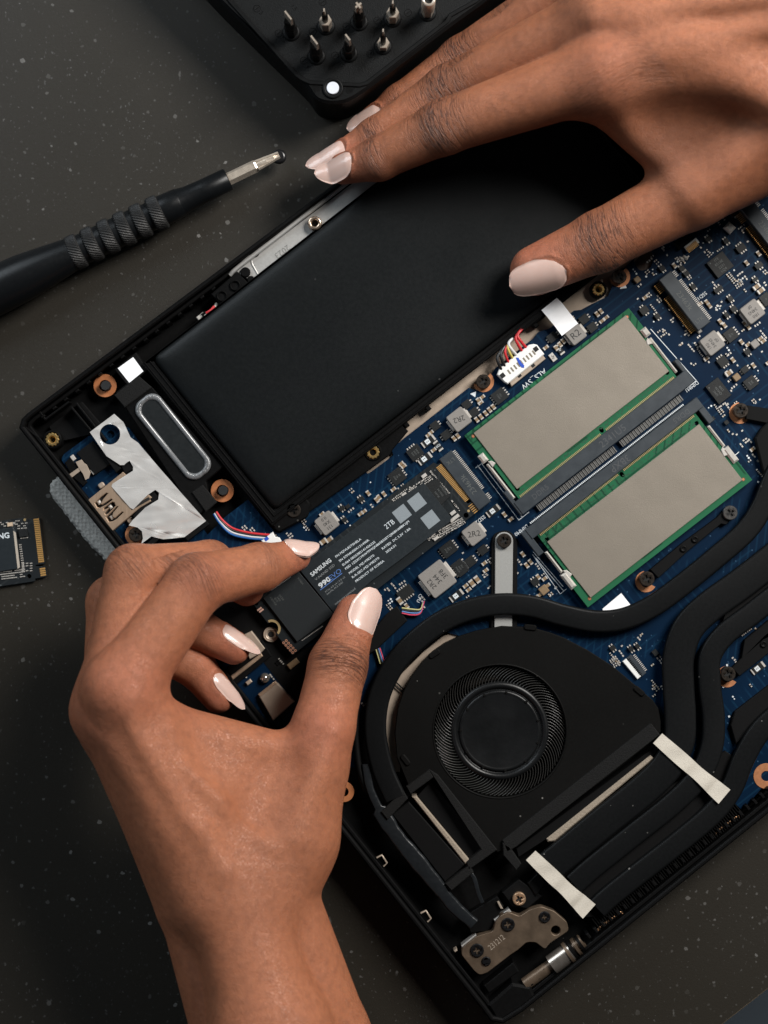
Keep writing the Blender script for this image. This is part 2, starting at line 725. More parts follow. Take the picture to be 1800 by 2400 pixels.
def surface_nets(fn, lo, hi, h, B=8):
    n = np.ceil((hi - lo) / h / B).astype(int) * B + 1
    grid = np.full(n, 1e3, np.float32)
    nb = (n - 1) // B
    bi = np.stack(np.meshgrid(*[np.arange(k) for k in nb], indexing='ij'), -1).reshape(-1, 3)
    cen = (lo + (bi * B + B / 2) * h).astype(np.float32)
    dc = fn(cen)
    rad = B * h * 0.5 * math.sqrt(3) * 1.15 + 1.0
    # sign of far blocks
    for idx, d in zip(bi[np.abs(dc) > rad], dc[np.abs(dc) > rad]):
        if d < 0:
            x, y, z = idx * B
            grid[x:x + B + 1, y:y + B + 1, z:z + B + 1] = -1e3
    act = bi[np.abs(dc) <= rad]
    loc = np.stack(np.meshgrid(*[np.arange(B + 1)] * 3, indexing='ij'), -1).reshape(-1, 3)
    for s in range(0, len(act), 400):
        a = act[s:s + 400]
        ii = (a[:, None, :] * B + loc[None]).reshape(-1, 3)
        grid[ii[:, 0], ii[:, 1], ii[:, 2]] = fn((lo + ii * h).astype(np.float32))
    ins = grid < 0
    c8 = [(i, j, k) for i in (0, 1) for j in (0, 1) for k in (0, 1)]
    m = [k - 1 for k in n]
    cnt = np.zeros(m, np.int8)
    for i, j, k in c8:
        cnt += ins[i:i + m[0], j:j + m[1], k:k + m[2]]
    cell = (cnt > 0) & (cnt < 8)
    ci = np.argwhere(cell)
    vid = np.full(m, -1, np.int64)
    vid[cell] = np.arange(len(ci))
    acc = np.zeros((len(ci), 3))
    num = np.zeros(len(ci))
    for a in c8:
        for ax in range(3):
            if a[ax] == 1:
                continue
            b = list(a)
            b[ax] = 1
            va = grid[ci[:, 0] + a[0], ci[:, 1] + a[1], ci[:, 2] + a[2]]
            vb = grid[ci[:, 0] + b[0], ci[:, 1] + b[1], ci[:, 2] + b[2]]
            cr = (va < 0) != (vb < 0)
            t = np.where(cr, va / np.where(cr, va - vb, 1), 0)
            pt = np.array(a, float)[None] + np.zeros((len(ci), 3))
            pt[:, ax] += t
            acc += np.where(cr[:, None], pt, 0)
            num += cr
    verts = lo + (ci + acc / num[:, None]) * h
    faces = []
    for ax in range(3):
        u, v = (ax + 1) % 3, (ax + 2) % 3
        sl0 = [slice(None)] * 3
        sl1 = [slice(None)] * 3
        sl0[ax], sl1[ax] = slice(0, -1), slice(1, None)
        A, Bn = ins[tuple(sl0)], ins[tuple(sl1)]
        e = np.argwhere(A != Bn)
        e = e[(e[:, u] > 0) & (e[:, v] > 0) & (e[:, u] < m[u]) & (e[:, v] < m[v])]
        fl = A[e[:, 0], e[:, 1], e[:, 2]]

        def at(du, dv):
            q = e.copy()
            q[:, u] += du
            q[:, v] += dv
            return vid[q[:, 0], q[:, 1], q[:, 2]]
        q = np.stack([at(-1, -1), at(0, -1), at(0, 0), at(-1, 0)], 1)
        q[~fl] = q[~fl][:, ::-1]
        faces.append(q)
    return verts, np.concatenate(faces)


def skin_material():
    m = bpy.data.materials.new('brown_skin')
    nt, N, L, b = nodes_of(m)
    tc = N.new('ShaderNodeTexCoord')

    def attr(n):
        a = N.new('ShaderNodeAttribute')
        a.attribute_name = n
        return a
    blush, dark, wm, wv = attr('blush'), attr('dark'), attr('wrinkle'), attr('wrinkle_uv')

    def noise(scale, detail, vec=None, rough=0.5):
        n = N.new('ShaderNodeTexNoise')
        n.inputs['Scale'].default_value = scale
        n.inputs['Detail'].default_value = detail
        n.inputs['Roughness'].default_value = rough
        L.new(vec or tc.outputs['Object'], n.inputs['Vector'])
        return n

    def mixc(a, bcol, fac):
        x = N.new('ShaderNodeMix')
        x.data_type = 'RGBA'
        if isinstance(a, tuple):
            x.inputs['A'].default_value = a
        else:
            L.new(a, x.inputs['A'])
        x.inputs['B'].default_value = bcol
        if isinstance(fac, float):
            x.inputs['Factor'].default_value = fac
        else:
            L.new(fac, x.inputs['Factor'])
        return x.outputs['Result']

    def math_(op, a, bb=None, c=None):
        x = N.new('ShaderNodeMath')
        x.operation = op
        for i, q in enumerate((a, bb, c)):
            if q is None:
                continue
            if isinstance(q, (int, float)):
                x.inputs[i].default_value = q
            else:
                L.new(q, x.inputs[i])
        return x.outputs[0]
    n1 = noise(75, 5, None, 0.6)
    n2 = noise(420, 4)
    n3 = noise(2600, 2)
    c = mixc((0.302, 0.104, 0.047, 1), (0.445, 0.168, 0.083, 1), n1.outputs['Fac'])
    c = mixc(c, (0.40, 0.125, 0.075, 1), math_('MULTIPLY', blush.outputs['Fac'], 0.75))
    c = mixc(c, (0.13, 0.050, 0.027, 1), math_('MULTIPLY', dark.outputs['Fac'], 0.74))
    sp = N.new('ShaderNodeMapRange')
    sp.inputs['From Min'].default_value = 0.42
    sp.inputs['From Max'].default_value = 0.75
    sp.inputs['To Max'].default_value = 0.45
    L.new(n2.outputs['Fac'], sp.inputs['Value'])
    c = mixc(c, (0.17, 0.060, 0.030, 1), sp.outputs['Result'])
    # wrinkle lines: noise stretched across the finger, thresholded to thin folds
    mp = N.new('ShaderNodeMapping')
    mp.inputs['Scale'].default_value = (1.0, 0.12, 1.0)
    L.new(wv.outputs['Vector'], mp.inputs['Vector'])
    wn = noise(0.75, 3, mp.outputs['Vector'], 0.55)
    wa = math_('ABSOLUTE', math_('SUBTRACT', wn.outputs['Fac'], 0.5))
    line = N.new('ShaderNodeMapRange')
    line.interpolation_type = 'SMOOTHSTEP'
    line.inputs['From Min'].default_value = 0.0
    line.inputs['From Max'].default_value = 0.058
    line.inputs['To Min'].default_value = 1.0
    line.inputs['To Max'].default_value = 0.0
    L.new(wa, line.inputs['Value'])
    mp2 = N.new('ShaderNodeMapping')
    mp2.inputs['Scale'].default_value = (1.0, 0.38, 1.0)
    mp2.inputs['Location'].default_value = (31, 7, 0)
    L.new(wv.outputs['Vector'], mp2.inputs['Vector'])
    wn2 = noise(0.9, 3, mp2.outputs['Vector'], 0.6)
    wa2 = math_('ABSOLUTE', math_('SUBTRACT', wn2.outputs['Fac'], 0.5))
    line2 = N.new('ShaderNodeMapRange')
    line2.interpolation_type = 'SMOOTHSTEP'
    line2.inputs['From Max'].default_value = 0.03
    line2.inputs['To Min'].default_value = 0.55
    line2.inputs['To Max'].default_value = 0.0
    L.new(wa2, line2.inputs['Value'])
    ln = math_('MULTIPLY', math_('MAXIMUM', line.outputs['Result'], line2.outputs['Result']), wm.outputs['Fac'])
    c = mixc(c, (0.045, 0.016, 0.010, 1), math_('MULTIPLY', ln, 0.95))
    SKINC = c
    b.inputs['Subsurface Weight'].default_value = 0.16
    b.inputs['Subsurface Radius'].default_value = (1.0, 0.36, 0.18)
    b.inputs['Subsurface Scale'].default_value = 0.0016
    b.inputs['Specular IOR Level'].default_value = 0.40
    rr = N.new('ShaderNodeMapRange')
    rr.inputs['To Min'].default_value = 0.42
    rr.inputs['To Max'].default_value = 0.60
    L.new(n2.outputs['Fac'], rr.inputs['Value'])
    L.new(rr.outputs['Result'], b.inputs['Roughness'])
    vo = N.new('ShaderNodeTexVoronoi')
    vo.feature = 'DISTANCE_TO_EDGE'
    vo.inputs['Scale'].default_value = 1250
    wob = N.new('ShaderNodeVectorMath')
    wob.operation = 'MULTIPLY_ADD'
    wob.inputs[1].default_value = (0.0016, 0.0016, 0.0016)
    L.new(n3.outputs['Color'], wob.inputs[0])
    L.new(tc.outputs['Object'], wob.inputs[2])
    L.new(wob.outputs['Vector'], vo.inputs['Vector'])
    cells = N.new('ShaderNodeMapRange')
    cells.inputs['From Max'].default_value = 0.18
    L.new(vo.outputs['Distance'], cells.inputs['Value'])
    groove = math_('MULTIPLY', math_('MULTIPLY', math_('SUBTRACT', 1.0, cells.outputs['Result']), 0.42), n1.outputs['Fac'])
    L.new(mixc(SKINC, (0.11, 0.038, 0.020, 1), groove), b.inputs['Base Color'])
    h = math_('MULTIPLY_ADD', n2.outputs['Fac'], 2.2, math_('MULTIPLY', cells.outputs['Result'], 0.7))
    h = math_('SUBTRACT', h, math_('MULTIPLY', ln, 4.0))
    bp = N.new('ShaderNodeBump')
    bp.inputs['Strength'].default_value = 0.7
    bp.inputs['Distance'].default_value = 0.00013
    L.new(h, bp.inputs['Height'])
    L.new(bp.outputs['Normal'], b.inputs['Normal'])
    return m


SKIN = skin_material()


def nail_material():
    m = bpy.data.materials.new('pale_pink_polish')
    nt, N, L, b = nodes_of(m)
    tc = N.new('ShaderNodeTexCoord')
    n = N.new('ShaderNodeTexNoise')
    n.inputs['Scale'].default_value = 160
    n.inputs['Detail'].default_value = 3
    L.new(tc.outputs['Object'], n.inputs['Vector'])
    x = N.new('ShaderNodeMix')
    x.data_type = 'RGBA'
    x.inputs['A'].default_value = (0.50, 0.345, 0.295, 1)
    x.inputs['B'].default_value = (0.57, 0.415, 0.365, 1)
    L.new(n.outputs['Fac'], x.inputs['Factor'])
    L.new(x.outputs['Result'], b.inputs['Base Color'])
    b.inputs['Roughness'].default_value = 0.3
    b.inputs['Coat Weight'].default_value = 0.35
    b.inputs['Coat Roughness'].default_value = 0.06
    b.inputs['Subsurface Weight'].default_value = 0.2
    b.inputs['Subsurface Radius'].default_value = (1, .6, .5)
    b.inputs['Subsurface Scale'].default_value = 0.0006
    bp = N.new('ShaderNodeBump')
    bp.inputs['Strength'].default_value = 0.25
    bp.inputs['Distance'].default_value = 0.0004
    L.new(n.outputs['Fac'], bp.inputs['Height'])
    L.new(bp.outputs['Normal'], b.inputs['Coat Normal'])
    return m


NAIL = nail_material()


def build_hand(name, hand, joints, tips, darks, h=0.6):
    """joints: (finger index, joint index, dorsal direction, strength, spread mm); tips: blush centres; darks: patches where the skin colour is darkened."""
    lo, hi = hand.bounds()
    v, f = surface_nets(hand.sdf, lo, hi, h)
    n = len(v)
    blush = np.zeros(n)
    dark = np.zeros(n)
    wm = np.zeros(n)
    wuv = np.zeros((n, 3))
    for fi, ch in enumerate(hand.fing):
        tip, r = ch[-1]
        d = np.linalg.norm(v - tip, axis=1)
        blush = np.maximum(blush, np.exp(-(d / (r * 2.0)) ** 2))
    for px, py, z, rad, amt in tips:
        d = np.linalg.norm(v - Pmm(px, py, z), axis=1)
        blush = np.maximum(blush, amt * np.exp(-(d / rad) ** 2))
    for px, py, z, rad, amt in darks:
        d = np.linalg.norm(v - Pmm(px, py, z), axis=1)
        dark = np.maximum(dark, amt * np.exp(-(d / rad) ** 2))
    for fi, ji, dor, stren, spread in joints:
        ch = hand.fing[fi]
        J, r = ch[ji]
        a = ch[ji][0] - ch[ji - 1][0]
        b_ = ch[min(ji + 1, len(ch) - 1)][0] - ch[ji][0]
        ax = a / np.linalg.norm(a) + (b_ / np.linalg.norm(b_) if np.linalg.norm(b_) > 0 else 0)
        ax /= np.linalg.norm(ax)
        dn = np.array(dor, float)
        dn -= ax * (dn @ ax)
        dn /= np.linalg.norm(dn)
        sd = np.cross(ax, dn)
        q = v - J
        s, t, u = q @ ax, q @ sd, q @ dn
        w = np.exp(-(s / spread) ** 2) * np.clip((u / r + 0.25) / 0.8, 0, 1) * (np.linalg.norm(q, axis=1) < spread * 2.2 + r) * (np.abs(t) < r * 1.25)
        w *= stren
        upd = w > wm
        wm = np.where(upd, w, wm)
        rot = fi * 17.3 + ji * 5.1
        wuv[upd] = np.stack([s + 0.02 * t * t, t, np.full(n, rot)], 1)[upd]
        dark = np.maximum(dark, 0.75 * w)
    me = bpy.data.meshes.new(name)
    org = Vector(((lo[0] + hi[0]) / 2 * MM, (lo[1] + hi[1]) / 2 * MM, lo[2] * MM))
    vv = (v * MM - np.array(org)).astype(np.float32)
    me.vertices.add(n)
    me.vertices.foreach_set('co', vv.ravel())
    k = len(f)
    me.loops.add(k * 4)
    me.loops.foreach_set('vertex_index', f.ravel().astype(np.int32))
    me.polygons.add(k)
    me.polygons.foreach_set('loop_start', np.arange(k, dtype=np.int32) * 4)
    me.polygons.foreach_set('use_smooth', np.ones(k, bool))
    me.update(calc_edges=True)
    me.validate()
    for nm, arr in (('blush', blush), ('dark', np.clip(dark, 0, 1)), ('wrinkle', np.clip(wm, 0, 1))):
        at = me.attributes.new(nm, 'FLOAT', 'POINT')
        at.data.foreach_set('value', arr.astype(np.float32))
    at = me.attributes.new('wrinkle_uv', 'FLOAT_VECTOR', 'POINT')
    at.data.foreach_set('vector', wuv.astype(np.float32).ravel())
    me.materials.append(SKIN)
    ob = bpy.data.objects.new(name, me)
    COL.objects.link(ob)
    place(ob, org)
    return ob


def add_nail(parent, hand, fi, base, tip, normal, width, zg, tip_w=0.45, bed=0.66, drop=0.8, thick=0.45, lift=0.22, curl=1.0):
    """base, tip: photograph pixels of the middle of the nail's root and end; zg: (z of root, z of end) to start from; the nail is laid on the skin by marching down to it."""
    a, b = Pmm(*base, zg[0]), Pmm(*tip, zg[1])
    nn = np.array(normal, float)
    nn /= np.linalg.norm(nn)
    d = b - a
    d -= nn * (d @ nn)
    Ln = np.linalg.norm(d)
    d /= Ln
    sd = np.cross(d, nn)
    # sample the skin under the nail bed
    S, X = np.meshgrid(np.linspace(0.0, bed, 9), np.linspace(-0.42, 0.42, 9) * width, indexing='ij')
    S, X = S.ravel(), X.ravel()
    st = a + np.outer(S * Ln, d) + np.outer(X, sd)
    h = np.full(len(S), 5.0)
    for _ in range(60):
        q = st + h[:, None] * nn
        h -= np.clip(hand.finger(q.astype(np.float32), fi), -1, 1) * 0.9
    ok = (np.abs(hand.finger((st + h[:, None] * nn).astype(np.float32), fi)) < 0.1) & (np.abs(h) < 9)
    A = np.stack([np.ones_like(S), S, S * S, X, X * X, S * X * X], 1)
    w = ok.astype(float)
    for _ in range(3):
        co = np.linalg.lstsq(A * w[:, None], h * w, rcond=None)[0]
        res = np.abs(A @ co - h)
        w = ok * (res < max(0.25, 1.6 * np.median(res[ok])))
    k = -co[4] * curl
    k = min(max(k, 0.045), 0.13)
    c2 = min(0.0, max(co[2], -2.2))
    # straight continuation past the bed, falling a little
    ns, nt = 24, 15
    top, bot = [], []
    for i in range(ns + 1):
        s = i / ns
        if s < 0.3:
            sh = math.sqrt(max(0, 1 - ((0.3 - s) / 0.3) ** 2)) ** 0.85
        elif s < 0.5:
            sh = 1.0
        else:
            q = (s - 0.5) / 0.5
            sh = (1 - (1 - tip_w) * q ** 1.5) * math.sqrt(max(0.0, 1 - q ** 7))
        hw = max(0.03, width / 2 * sh)
        if s <= bed:
            hc = co[0] + co[1] * s + c2 * s * s
        else:
            hb = co[0] + co[1] * bed + c2 * bed * bed
            sl = co[1] + 2 * c2 * bed
            hc = hb + max(-0.9, min(0.9, sl)) * (s - bed) - drop * (s - bed) ** 2 * 4
        sink = -0.45 * max(0, 0.16 - s) / 0.16
        for j in range(nt + 1):
            t = -1 + 2 * j / nt
            x = t * hw
            rootpull = 0.0
            z = hc + co[3] * x * 0.6 - k * x * x + lift + sink - 0.30 * t ** 6 * (1 if s < bed else 0.2)
            p = a + d * (s * Ln + rootpull) + sd * x + nn * z
            nrm = nn + sd * (2 * k * x)
            nrm /= np.linalg.norm(nrm)
            top.append(p * MM)
            bot.append((p - nrm * thick) * MM)
    tp = np.array(top) / MM
    grid_s = np.repeat(np.arange(ns + 1) / ns, nt + 1)
    grid_t = np.tile(np.linspace(-1, 1, nt + 1), ns + 1)
    g = hand.finger(tp.astype(np.float32), fi)
    need = (0.12 - g)[(grid_s > 0.18) & (np.abs(grid_t) < 0.75)]
    up = min(0.8, max(0.0, need.max()))
    top = [p + nn * up * MM for p in top]
    bot = [p + nn * (up - 0.5 * max(0, up - 0.2)) * MM for p in bot]
    vs = top + bot
    M = (ns + 1) * (nt + 1)
    fs = []
    for i in range(ns):
        for j in range(nt):
            q = [i * (nt + 1) + j, (i + 1) * (nt + 1) + j, (i + 1) * (nt + 1) + j + 1, i * (nt + 1) + j + 1]
            fs.append(tuple(q[::-1]))
            fs.append(tuple(M + x for x in q))
    rim = [j for j in range(nt + 1)] + [i * (nt + 1) + nt for i in range(1, ns + 1)] + [ns * (nt + 1) + j for j in range(nt - 1, -1, -1)] + [i * (nt + 1) for i in range(ns - 1, 0, -1)]
    for i in range(len(rim)):
        x, y = rim[i], rim[(i + 1) % len(rim)]
        fs.append((x, y, M + y, M + x))
    # make the faces look outwards
    v0, v1, v2 = (np.array(vs[i]) for i in fs[nt // 2 * 2 + ns * nt][:3])
    if np.cross(v1 - v0, v2 - v0) @ nn < 0 and len(fs[0]) == 4:
        up = np.cross(np.array(vs[fs[0][1]]) - np.array(vs[fs[0][0]]), np.array(vs[fs[0][2]]) - np.array(vs[fs[0][0]])) @ nn
        if up < 0:
            fs = [f[::-1] for f in fs]
    # the skin folds up round the nail's root and sides and stays below its plate
    me = parent.data
    n_ = len(me.vertices)
    co_ = np.empty(n_ * 3, np.float32)
    me.vertices.foreach_get('co', co_)
    V = (co_.reshape(-1, 3).astype(float) + np.array(WORLD[parent.name])) / MM
    q = V - a
    sv, xv, hv = (q @ d) / Ln, q @ sd, q @ nn
    sc_ = np.clip(sv, 0, 1)
    hs = co[0] + co[1] * sc_ + c2 * sc_ ** 2 + co[3] * xv * 0.6 - k * xv * xv
    near = (sv > -0.35) & (sv < bed + 0.15) & (np.abs(xv) < width) & (np.abs(hv - hs) < 3.0)
    half = width / 2 * np.where(sc_ < 0.3, np.sqrt(np.clip(1 - ((0.3 - sc_) / 0.3) ** 2, 0.0, 1)) ** 0.85, 1.0)
    e = np.where(sv < 0.0, np.hypot(np.maximum(np.abs(xv) - 1.0, 0), -sv * Ln), np.abs(xv) - half)
    fade = np.clip((bed + 0.1 - sv) / 0.25, 0, 1)
    lift_ = 0.42 * np.exp(-((e - 0.45) / 0.42) ** 2) * (e > -0.3) * fade * near
    V2 = V + lift_[:, None] * nn
    me.vertices.foreach_set('co', ((V2 * MM) - np.array(WORLD[parent.name])).astype(np.float32).ravel())
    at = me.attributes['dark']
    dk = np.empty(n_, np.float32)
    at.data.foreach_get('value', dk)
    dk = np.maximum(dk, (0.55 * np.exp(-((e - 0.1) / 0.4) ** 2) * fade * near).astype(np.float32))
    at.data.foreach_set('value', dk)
    me.update()
    mb = MB()
    mb.add(vs, fs, NAIL, True)
    return mb.build('nail', parent)


# the hand that pinches the drive (lower), back of the hand up
H1_F = [
    [(285, 1612, 54, 10.8), (462, 1366, 46, 8.9), (608, 1330, 31, 7.5), (692, 1303, 20, 5.0)],      # index
    [(254, 1664, 47, 10.4), (312, 1342, 42, 8.5), (492, 1322, 29, 7.2), (578, 1380, 15.5, 5.6)],    # middle
    [(264, 1694, 38, 9.6), (266, 1412, 32, 8.2), (430, 1455, 22, 7.0), (548, 1519, 19, 5.3)],      # ring
    [(302, 1732, 29, 9.0), (310, 1500, 24, 7.4), (455, 1560, 17.5, 6.4), (512, 1632, 16.5, 5.4)],   # little
    [(690, 1960, 40, 12.5), (758, 1705, 36, 9.6), (792, 1560, 28, 9.1), (834, 1440, 20.5, 6.5)],    # thumb
]
H1_P = [
    ((285, 1612, 54, 10.4), (510, 2080, 51, 12.0), 9.0),
    ((254, 1664, 47, 10.3), (480, 2090, 48, 12.5), 7.0),
    ((266, 1700, 38, 9.2), (464, 2100, 42, 12.0), 7.0),
    ((304, 1740, 29, 8.8), (460, 2110, 38, 11.0), 7.0),
    ((500, 1900, 42, 14.0), (640, 2000, 40, 14.0), 12.0),
    ((690, 1960, 40, 12.5), (640, 2090, 43, 13.0), 10.0),
    ((545, 2080, 50, 13.5), (640, 2440, 58, 17.0), 9.0),
    ((640, 2090, 42, 13.0), (745, 2440, 40, 16.5), 2.0),
    ((470, 2110, 42, 13.0), (548, 2440, 43, 12.0), 2.2),
    ((640, 2440, 58, 17.0), (720, 2760, 68, 20.0), 8.0),
    ((745, 2440, 40, 16.5), (850, 2760, 50, 18.0), 2.0),
    ((548, 2440, 43, 12.0), (640, 2760, 54, 13.0), 2.2),
    ((300, 1640, 62, 2.6), (520, 2040, 61.5, 2.2), 5.0),        # extensor tendons and a vein
    ((250, 1700, 56, 2.6), (478, 2040, 59.5, 2.2), 5.0),
    ((420, 1800, 60.5, 1.6), (640, 1990, 54.0, 1.6), 4.5),
    ((770, 1720, 43.5, 3.0), (690, 1960, 51.0, 2.6), 5.0),
]
H1_T = [
    ((315, 1690, 48), (742, 1800, 35), (560, 2060, 45), 8.0, 9.0),
]
H1_X = [
    ((634, 1318, 29, 0.8), (618, 1376, 27, 0.9), 1.6),          # crease under the forefinger's end joint
    ((528, 1420, 40, 1.0), (512, 1400, 44, 0.8), 1.8),
    ((468, 1560, 46, 1.0), (452, 1600, 50, 0.8), 2.0),
    ((372, 1700, 68.5, 6.0), (470, 1880, 69.5, 6.0), 5.0),      # hollow between two extensor tendons
    ((655, 1790, 54, 7.0), (610, 1900, 60, 7.0), 6.0),          # hollow beside the thumb
]
HS1 = Hand(H1_F, H1_P, H1_T, H1_X)
hand1 = build_hand('hand', HS1, [
    (0, 1, (-0.5, 0.5, 0.8), 0.55, 6.0), (1, 1, (-0.6, 0.6, 0.6), 0.5, 6.0), (4, 2, (0.5, 0.1, 0.9), 0.9, 6.5), (0, 2, (0.0, 0.8, 0.6), 0.3, 4.0), (1, 2, (0, 0.8, 0.6), 0.35, 4.0),
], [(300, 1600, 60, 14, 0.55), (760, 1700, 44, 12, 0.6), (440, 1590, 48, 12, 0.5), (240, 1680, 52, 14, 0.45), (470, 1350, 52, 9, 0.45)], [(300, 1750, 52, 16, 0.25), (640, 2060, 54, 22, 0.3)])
tag(hand1, 'hand with glossy pale nails pinching the black drive between thumb and forefinger', 'hand', 'two hands working on the laptop')


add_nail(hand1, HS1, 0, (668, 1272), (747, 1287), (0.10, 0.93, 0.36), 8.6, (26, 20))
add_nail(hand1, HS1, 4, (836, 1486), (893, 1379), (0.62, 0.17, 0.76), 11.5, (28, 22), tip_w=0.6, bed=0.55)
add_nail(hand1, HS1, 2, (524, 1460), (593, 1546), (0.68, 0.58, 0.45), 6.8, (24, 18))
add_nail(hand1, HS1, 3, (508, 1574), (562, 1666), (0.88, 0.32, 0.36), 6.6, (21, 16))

# the hand that steadies the laptop (upper right)
H2_F = [
    [(1405, 172, 52, 10.6), (1040, 298, 36, 8.3), (888, 372, 27, 6.7), (806, 396, 22.5, 4.9)],
    [(1404, 46, 49, 10.6), (1052, 212, 25, 8.0), (880, 324, 18.0, 6.3), (794, 370, 15.5, 4.6)],
    [(1420, -66, 42, 10.2), (1084, 142, 16, 7.6), (938, 243, 11.0, 6.0), (866, 292, 9.5, 4.6)],
    [(1460, -150, 34, 9.6), (1240, 45, 11, 6.6), (1168, 98, 8, 5.4), (1120, 130, 6.5, 4.4)],
    [(1870, 310, 40, 14.0), (1624, 452, 34, 11.0), (1405, 566, 29, 9.4), (1254, 634, 25.0, 7.9)],
]
H2_P = [
    ((1405, 172, 50, 10.8), (1900, 90, 50, 15.0), 8.0),
    ((1404, 46, 49, 10.6), (1910, 0, 53, 15.0), 6.0),
    ((1420, -66, 42, 10.2), (1920, -70, 50, 14.0), 6.0),
    ((1460, -150, 34, 9.6), (1930, -130, 44, 13.0), 6.0),
    ((1870, 310, 40, 14.0), (2000, 150, 46, 16.0), 9.0),
    ((1900, 60, 50, 16.0), (2300, -120, 56, 20.0), 10.0),
    ((1412, 150, 57.5, 3.6), (1800, 60, 64.0, 3.0), 5.0),       # knuckles running into tendons
    ((1404, 40, 58.5, 3.6), (1800, -10, 66.5, 3.0), 5.0),
    ((1620, 455, 42.0, 3.4), (1850, 290, 53.0, 3.2), 5.0),
    ((1470, 62, 55.0, 6.0), (1960, 300, 58.0, 6.0), 9.0),
]
H2_T = [
    ((1430, 226, 44), (1640, 415, 35), (1880, 150, 47), 9.0, 9.0),
]
H2_X = [
    ((1560, 330, 58, 9.0), (1620, 345, 58, 9.0), 8.0),
    ((922, 406, 22, 0.8), (934, 388, 27, 0.6), 1.6),
    ((1072, 356, 28, 0.9), (1088, 340, 33, 0.6), 1.8),
]
HS2 = Hand(H2_F, H2_P, H2_T, H2_X)
hand2 = build_hand('hand', HS2, [
    (0, 1, (0, 0.25, 1), 1.0, 8.5), (1, 1, (0, 0.25, 1), 1.0, 8.5), (2, 1, (0, 0.3, 1), 0.85, 8.0), (4, 2, (0.1, -0.15, 1), 1.0, 9.0),
    (0, 2, (0, 0.3, 1), 0.8, 3.6), (1, 2, (0, 0.3, 1), 0.8, 3.6), (2, 2, (0, 0.3, 1), 0.5, 3.6),
    (0, 0, (0, 0, 1), 0.25, 9.0), (1, 0, (0, 0, 1), 0.3, 9.0), (3, 1, (0, 0.3, 1), 0.6, 8.0),
], [(1416, 156, 58, 12, 0.35)], [(1570, 350, 46, 15, 0.7), (1250, 420, 20, 1, 0.0), (1600, 520, 34, 22, 0.25)])  # darks paint the shade of the web hollow and lower thumb into the skin
tag(hand2, 'hand spread flat over the laptop battery, fingers together and thumb apart', 'hand', 'two hands working on the laptop')
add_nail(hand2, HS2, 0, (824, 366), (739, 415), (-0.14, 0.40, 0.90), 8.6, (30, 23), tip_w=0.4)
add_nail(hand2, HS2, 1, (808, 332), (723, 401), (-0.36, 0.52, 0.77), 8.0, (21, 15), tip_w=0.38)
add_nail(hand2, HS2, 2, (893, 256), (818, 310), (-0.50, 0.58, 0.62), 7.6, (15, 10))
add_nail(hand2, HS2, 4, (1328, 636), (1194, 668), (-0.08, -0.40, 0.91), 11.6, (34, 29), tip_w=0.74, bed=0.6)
# ------------------------------------------------------------------ laptop, lying on its lid with the bottom cover off
ZB = 10.2                # top of the blue circuit board, mm
BLACK = mat('black_chassis_plastic', (0.0040, 0.0040, 0.0041), 0.46, var=0.2, bump=0.12, bscale=5000, spec=0.08)
BLACKM = mat('black_matt_film', (0.0052, 0.0052, 0.0054), 0.58, var=0.15, vscale=1500, bump=0.1, bscale=6000, spec=0.08)
FOAM = mat('black_foam', (0.0105, 0.0105, 0.0105), 0.9, var=0.7, vscale=2200, bump=1.0, bscale=2200, spec=0.12)
SLATE = mat('slate_connector_plastic', (0.027, 0.034, 0.041), 0.42, var=0.25, vscale=300, bump=0.1, spec=0.5)
CHIP = mat('chip_epoxy', (0.0100, 0.0110, 0.0115), 0.48, var=0.25, vscale=2200, bump=0.15, bscale=7000, spec=0.28)
CHIPT = mat('chip_marking', (0.075, 0.082, 0.08), 0.6)
SILV = mat('bright_solder', (0.56, 0.53, 0.49), 0.34, metal=0.30, var=0.2, vscale=2500)
TANM = mat('champagne_metal', (0.44, 0.355, 0.28), 0.42, metal=0.45, var=0.10, vscale=400)
PLATE = mat('pale_steel_plate', (0.46, 0.455, 0.44), 0.42, metal=0.55, var=0.10, vscale=1800, bump=0.1, bscale=4000)
PLATED = mat('stamped_digits', (0.22, 0.22, 0.21), 0.5, metal=0.4)
COPPER = mat('bare_copper', (0.62, 0.27, 0.13), 0.38, metal=0.55, var=0.18, vscale=900)
COPPERD = mat('dull_copper_washer', (0.42, 0.155, 0.06), 0.5, metal=0.25, var=0.18, vscale=900)
BRASS = mat('brass_insert', (0.72, 0.50, 0.20), 0.28, metal=0.85, var=0.12)
GOLD = mat('gold_contacts', (0.74, 0.42, 0.14), 0.33, metal=0.6, var=0.15, vscale=3000)
SCREW = mat('dark_screw_steel', (0.075, 0.062, 0.052), 0.30, metal=0.8, var=0.3, vscale=1500)
WHITE = mat('white_plastic', (0.72, 0.72, 0.70), 0.45, var=0.05)
PAPER = mat('white_sticker', (0.90, 0.91, 0.93), 0.6, var=0.03, bump=0.05)
SILK = mat('white_silkscreen', (0.60, 0.64, 0.66), 0.6, var=0.15, vscale=3000)
TAPE = mat('cream_cloth_tape', (0.54, 0.50, 0.43), 0.8, var=0.16, vscale=2200, bump=0.5, bscale=3200)
INDT = mat('grey_ferrite', (0.205, 0.19, 0.175), 0.5, var=0.12, vscale=2600, bump=0.15)
INK = mat('black_print', (0.018, 0.018, 0.018), 0.6)
CAPB = mat('tan_ceramic', (0.20, 0.135, 0.075), 0.45, var=0.3, vscale=800)
FOIL = mat('crumpled_foil', (0.93, 0.91, 0.88), 0.26, metal=0.58, var=0.05, vscale=120, bump=1.0, bscale=40, rvar=0.10)
FOIL.node_tree.nodes['Bump'].inputs['Distance'].default_value = 0.0016
